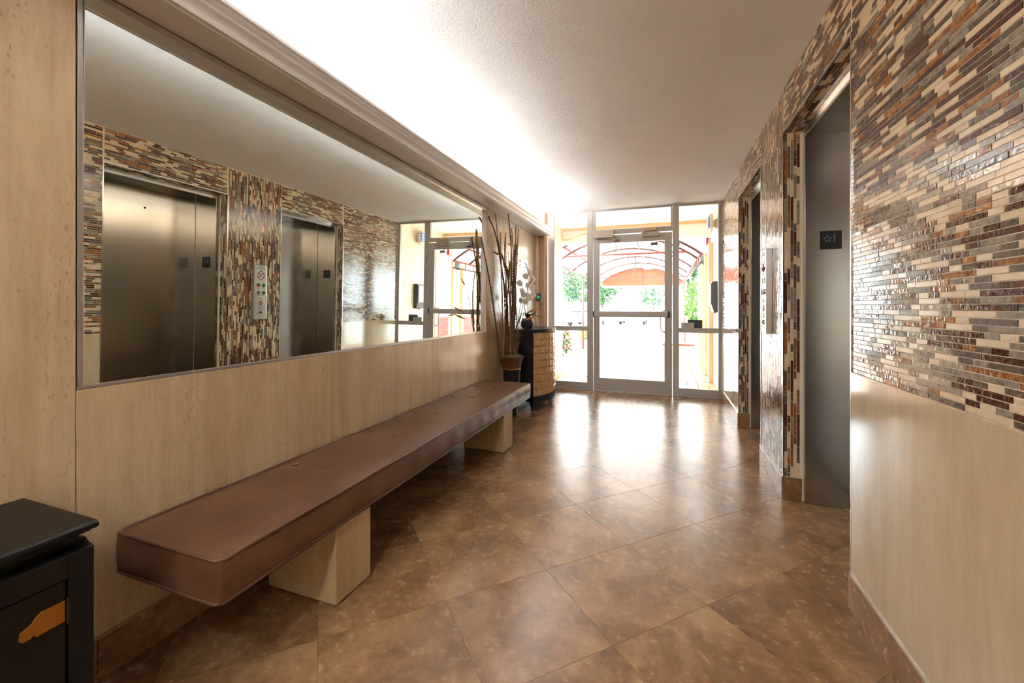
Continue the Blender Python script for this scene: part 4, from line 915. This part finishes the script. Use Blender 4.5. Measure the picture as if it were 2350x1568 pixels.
def shrub(name, label, cat, c, rad3, count, size, mats, ms, stems, seed, group=None):
    rg = random.Random(seed); r_ = tag(empty(name, (c[0], c[1], -.03)), label, cat, group)
    mb = MB(); leaves(mb, rg, c, rad3, count, size, ms); f = mb.build('foliage', mats, r_); f['kind'] = 'stuff'
    for k in range(stems):
        a = rg.uniform(0, 6.28); MB().tube(path([Vector((c[0] + .05 * math.cos(a), c[1] + .05 * math.sin(a), -.04)), Vector((c[0] + .12 * math.cos(a), c[1] + .12 * math.sin(a), c[2] * .6)), Vector((c[0] + rad3[0] * .5 * math.cos(a), c[1] + rad3[1] * .5 * math.sin(a), c[2] + rad3[2] * .4))], 5), .009, 6).build('stem', M['bark'], r_)
    return r_
LM = [M['leaf_green'], M['leaf_dark'], M['leaf_yellow'], M['leaf_red']]
shrub('croton_bush', 'variegated croton bush beside the stone pier', 'bush', (-2.22, 9.25, .46), (.36, .36, .46), 900, .05, LM, (0, 1, 1, 1, 2, 3, 3), 7, 11)
shrub('croton_bush', 'taller yellow-leaved bush behind the croton', 'bush', (-2.75, 9.9, .62), (.40, .40, .62), 700, .06, LM, (0, 2, 2, 0, 1), 6, 12)
shrub('leafy_shrub', 'bright green leafy shrub seen past the stone wall', 'bush', (.86, 12.4, 1.2), (.40, .42, .80), 900, .075, LM, (0, 0, 0, 1), 8, 13)
shrub('leafy_shrub', 'low green plant at the left of the forecourt', 'bush', (-2.6, 15.2, .18), (.5, .4, .22), 350, .08, LM, (0, 0, 2), 5, 14)
ob = tag(MB().lathe([(.30, 0), (.30, .03), (.20, .05), (.10, .42), (.05, .62), (.02, .66)], (-2.75, 19.5, -.055), 20).build('traffic_cone', M['blue_plastic'], smooth=True, auto=40), 'blue-grey cone standing on the forecourt', 'cone')
def tree(c, h_, rr_, seed, label):
    rg = random.Random(seed); t_ = tag(empty('tree', (c[0], c[1], -.05)), label, 'tree', 'trees across the forecourt')
    MB().tube(path([Vector((c[0], c[1], -.1)), Vector((c[0] + .15, c[1], h_ * .35)), Vector((c[0] - .1, c[1], h_ * .75))], 6), [.20 * (1 - .6 * k / 12) for k in range(13)], 8).build('trunk', M['bark'], t_, smooth=True)
    for k in range(4):
        a = rg.uniform(0, 6.28); MB().tube([(c[0], c[1], h_ * .4), (c[0] + rr_ * .6 * math.cos(a), c[1] + rr_ * .6 * math.sin(a), h_ * .75)], [.09, .03], 6).build('branch', M['bark'], t_)
    mb = MB()
    for k in range(7):
        a, q = rg.uniform(0, 6.28), rr_ * .55 * math.sqrt(rg.random()); leaves(mb, rg, (c[0] + q * math.cos(a), c[1] + q * math.sin(a), h_ * rg.uniform(.22, .85)), (rr_ * .5, rr_ * .5, h_ * .2), 300, .22, (0, 0, 1))
    f = mb.build('crown', [M['tree_leaf'], M['tree_leaf_dark']], t_); f['kind'] = 'stuff'
for k, (x, y, h_, r_, lb) in enumerate(((-13.5, 36, 6.5, 3.0, 'leftmost broad tree across the forecourt'), (-9.6, 47, 9.0, 3.2, 'tall tree just left of the entrance door view'), (-5.2, 38, 5.2, 2.4, 'short rounded tree behind the parked white car'), (-1.8, 44, 8.0, 3.4, 'tall tree straight out from the door'), (2.2, 40, 6.0, 2.8, 'tree toward the right of the door view'), (5.5, 34, 6.5, 3.0, 'rightmost tree beyond the stone wall'), (-18.5, 42, 8, 3.6, 'far left tree seen past the bench wall side'))): tree((x, y), h_, r_, 30 + k, lb)
def car(name, label, c, rot):
    r_ = tag(empty(name, (c[0], c[1], -.055)), label, 'car', 'cars parked on the forecourt'); Mx = Matrix.Translation((c[0], c[1], -.055)) @ Matrix.Rotation(rot, 4, 'Z')
    def add(nm, mb, m_, p=r_, bevel=0, smooth=False):
        mb.v = [tuple(Mx @ Vector(v)) for v in mb.v]; return mb.build(nm, m_, p, bevel=bevel, smooth=smooth)
    prof_ = [(-2.15, .25), (-2.2, .6), (-2.1, .85), (-1.3, .95), (.9, .98), (2.0, .85), (2.2, .6), (2.15, .28)]
    b_ = add('body', MB().prism(prof_, -.88, .88, 'x'), M['car_white'], bevel=.06)
    add('cabin', MB().prism([(-1.35, .94), (-.65, 1.45), (.75, 1.48), (1.65, .95)], -.74, .74, 'x'), M['car_glass'], bevel=.05); add('roof', MB().prism([(-.68, 1.44), (-.6, 1.49), (.72, 1.52), (.8, 1.46)], -.72, .72, 'x'), M['car_white'], bevel=.02)
    for x in (-.80, .80):
        for y in (-1.35, 1.35): add('wheel', MB().lathe([(.2, -.1), (.32, -.1), (.33, 0), (.32, .1), (.2, .1)], (x, y, .33), 20, axis='x'), M['tyre'])
        add('headlamp', MB().box(x - .14, x + .14, -2.2, -2.12, .62, .76), M['car_glass'], b_, .02); add('tail_lamp', MB().box(x - .14, x + .14, 2.06, 2.16, .68, .86), M['tail'], b_, .02)
    add('grille', MB().box(-.5, .5, -2.22, -2.15, .55, .68), M['car_glass'], b_, .01); add('bumper', MB().box(-.84, .84, -2.24, -2.1, .30, .45), M['car_white'], b_, .03)
car('parked_car', 'white car parked facing the entrance door', (-2.05, 31.5), 0)
car('parked_car', 'white car with red tail lamps parked beyond the left sidelight', (-4.75, 27.6), math.pi * .985)
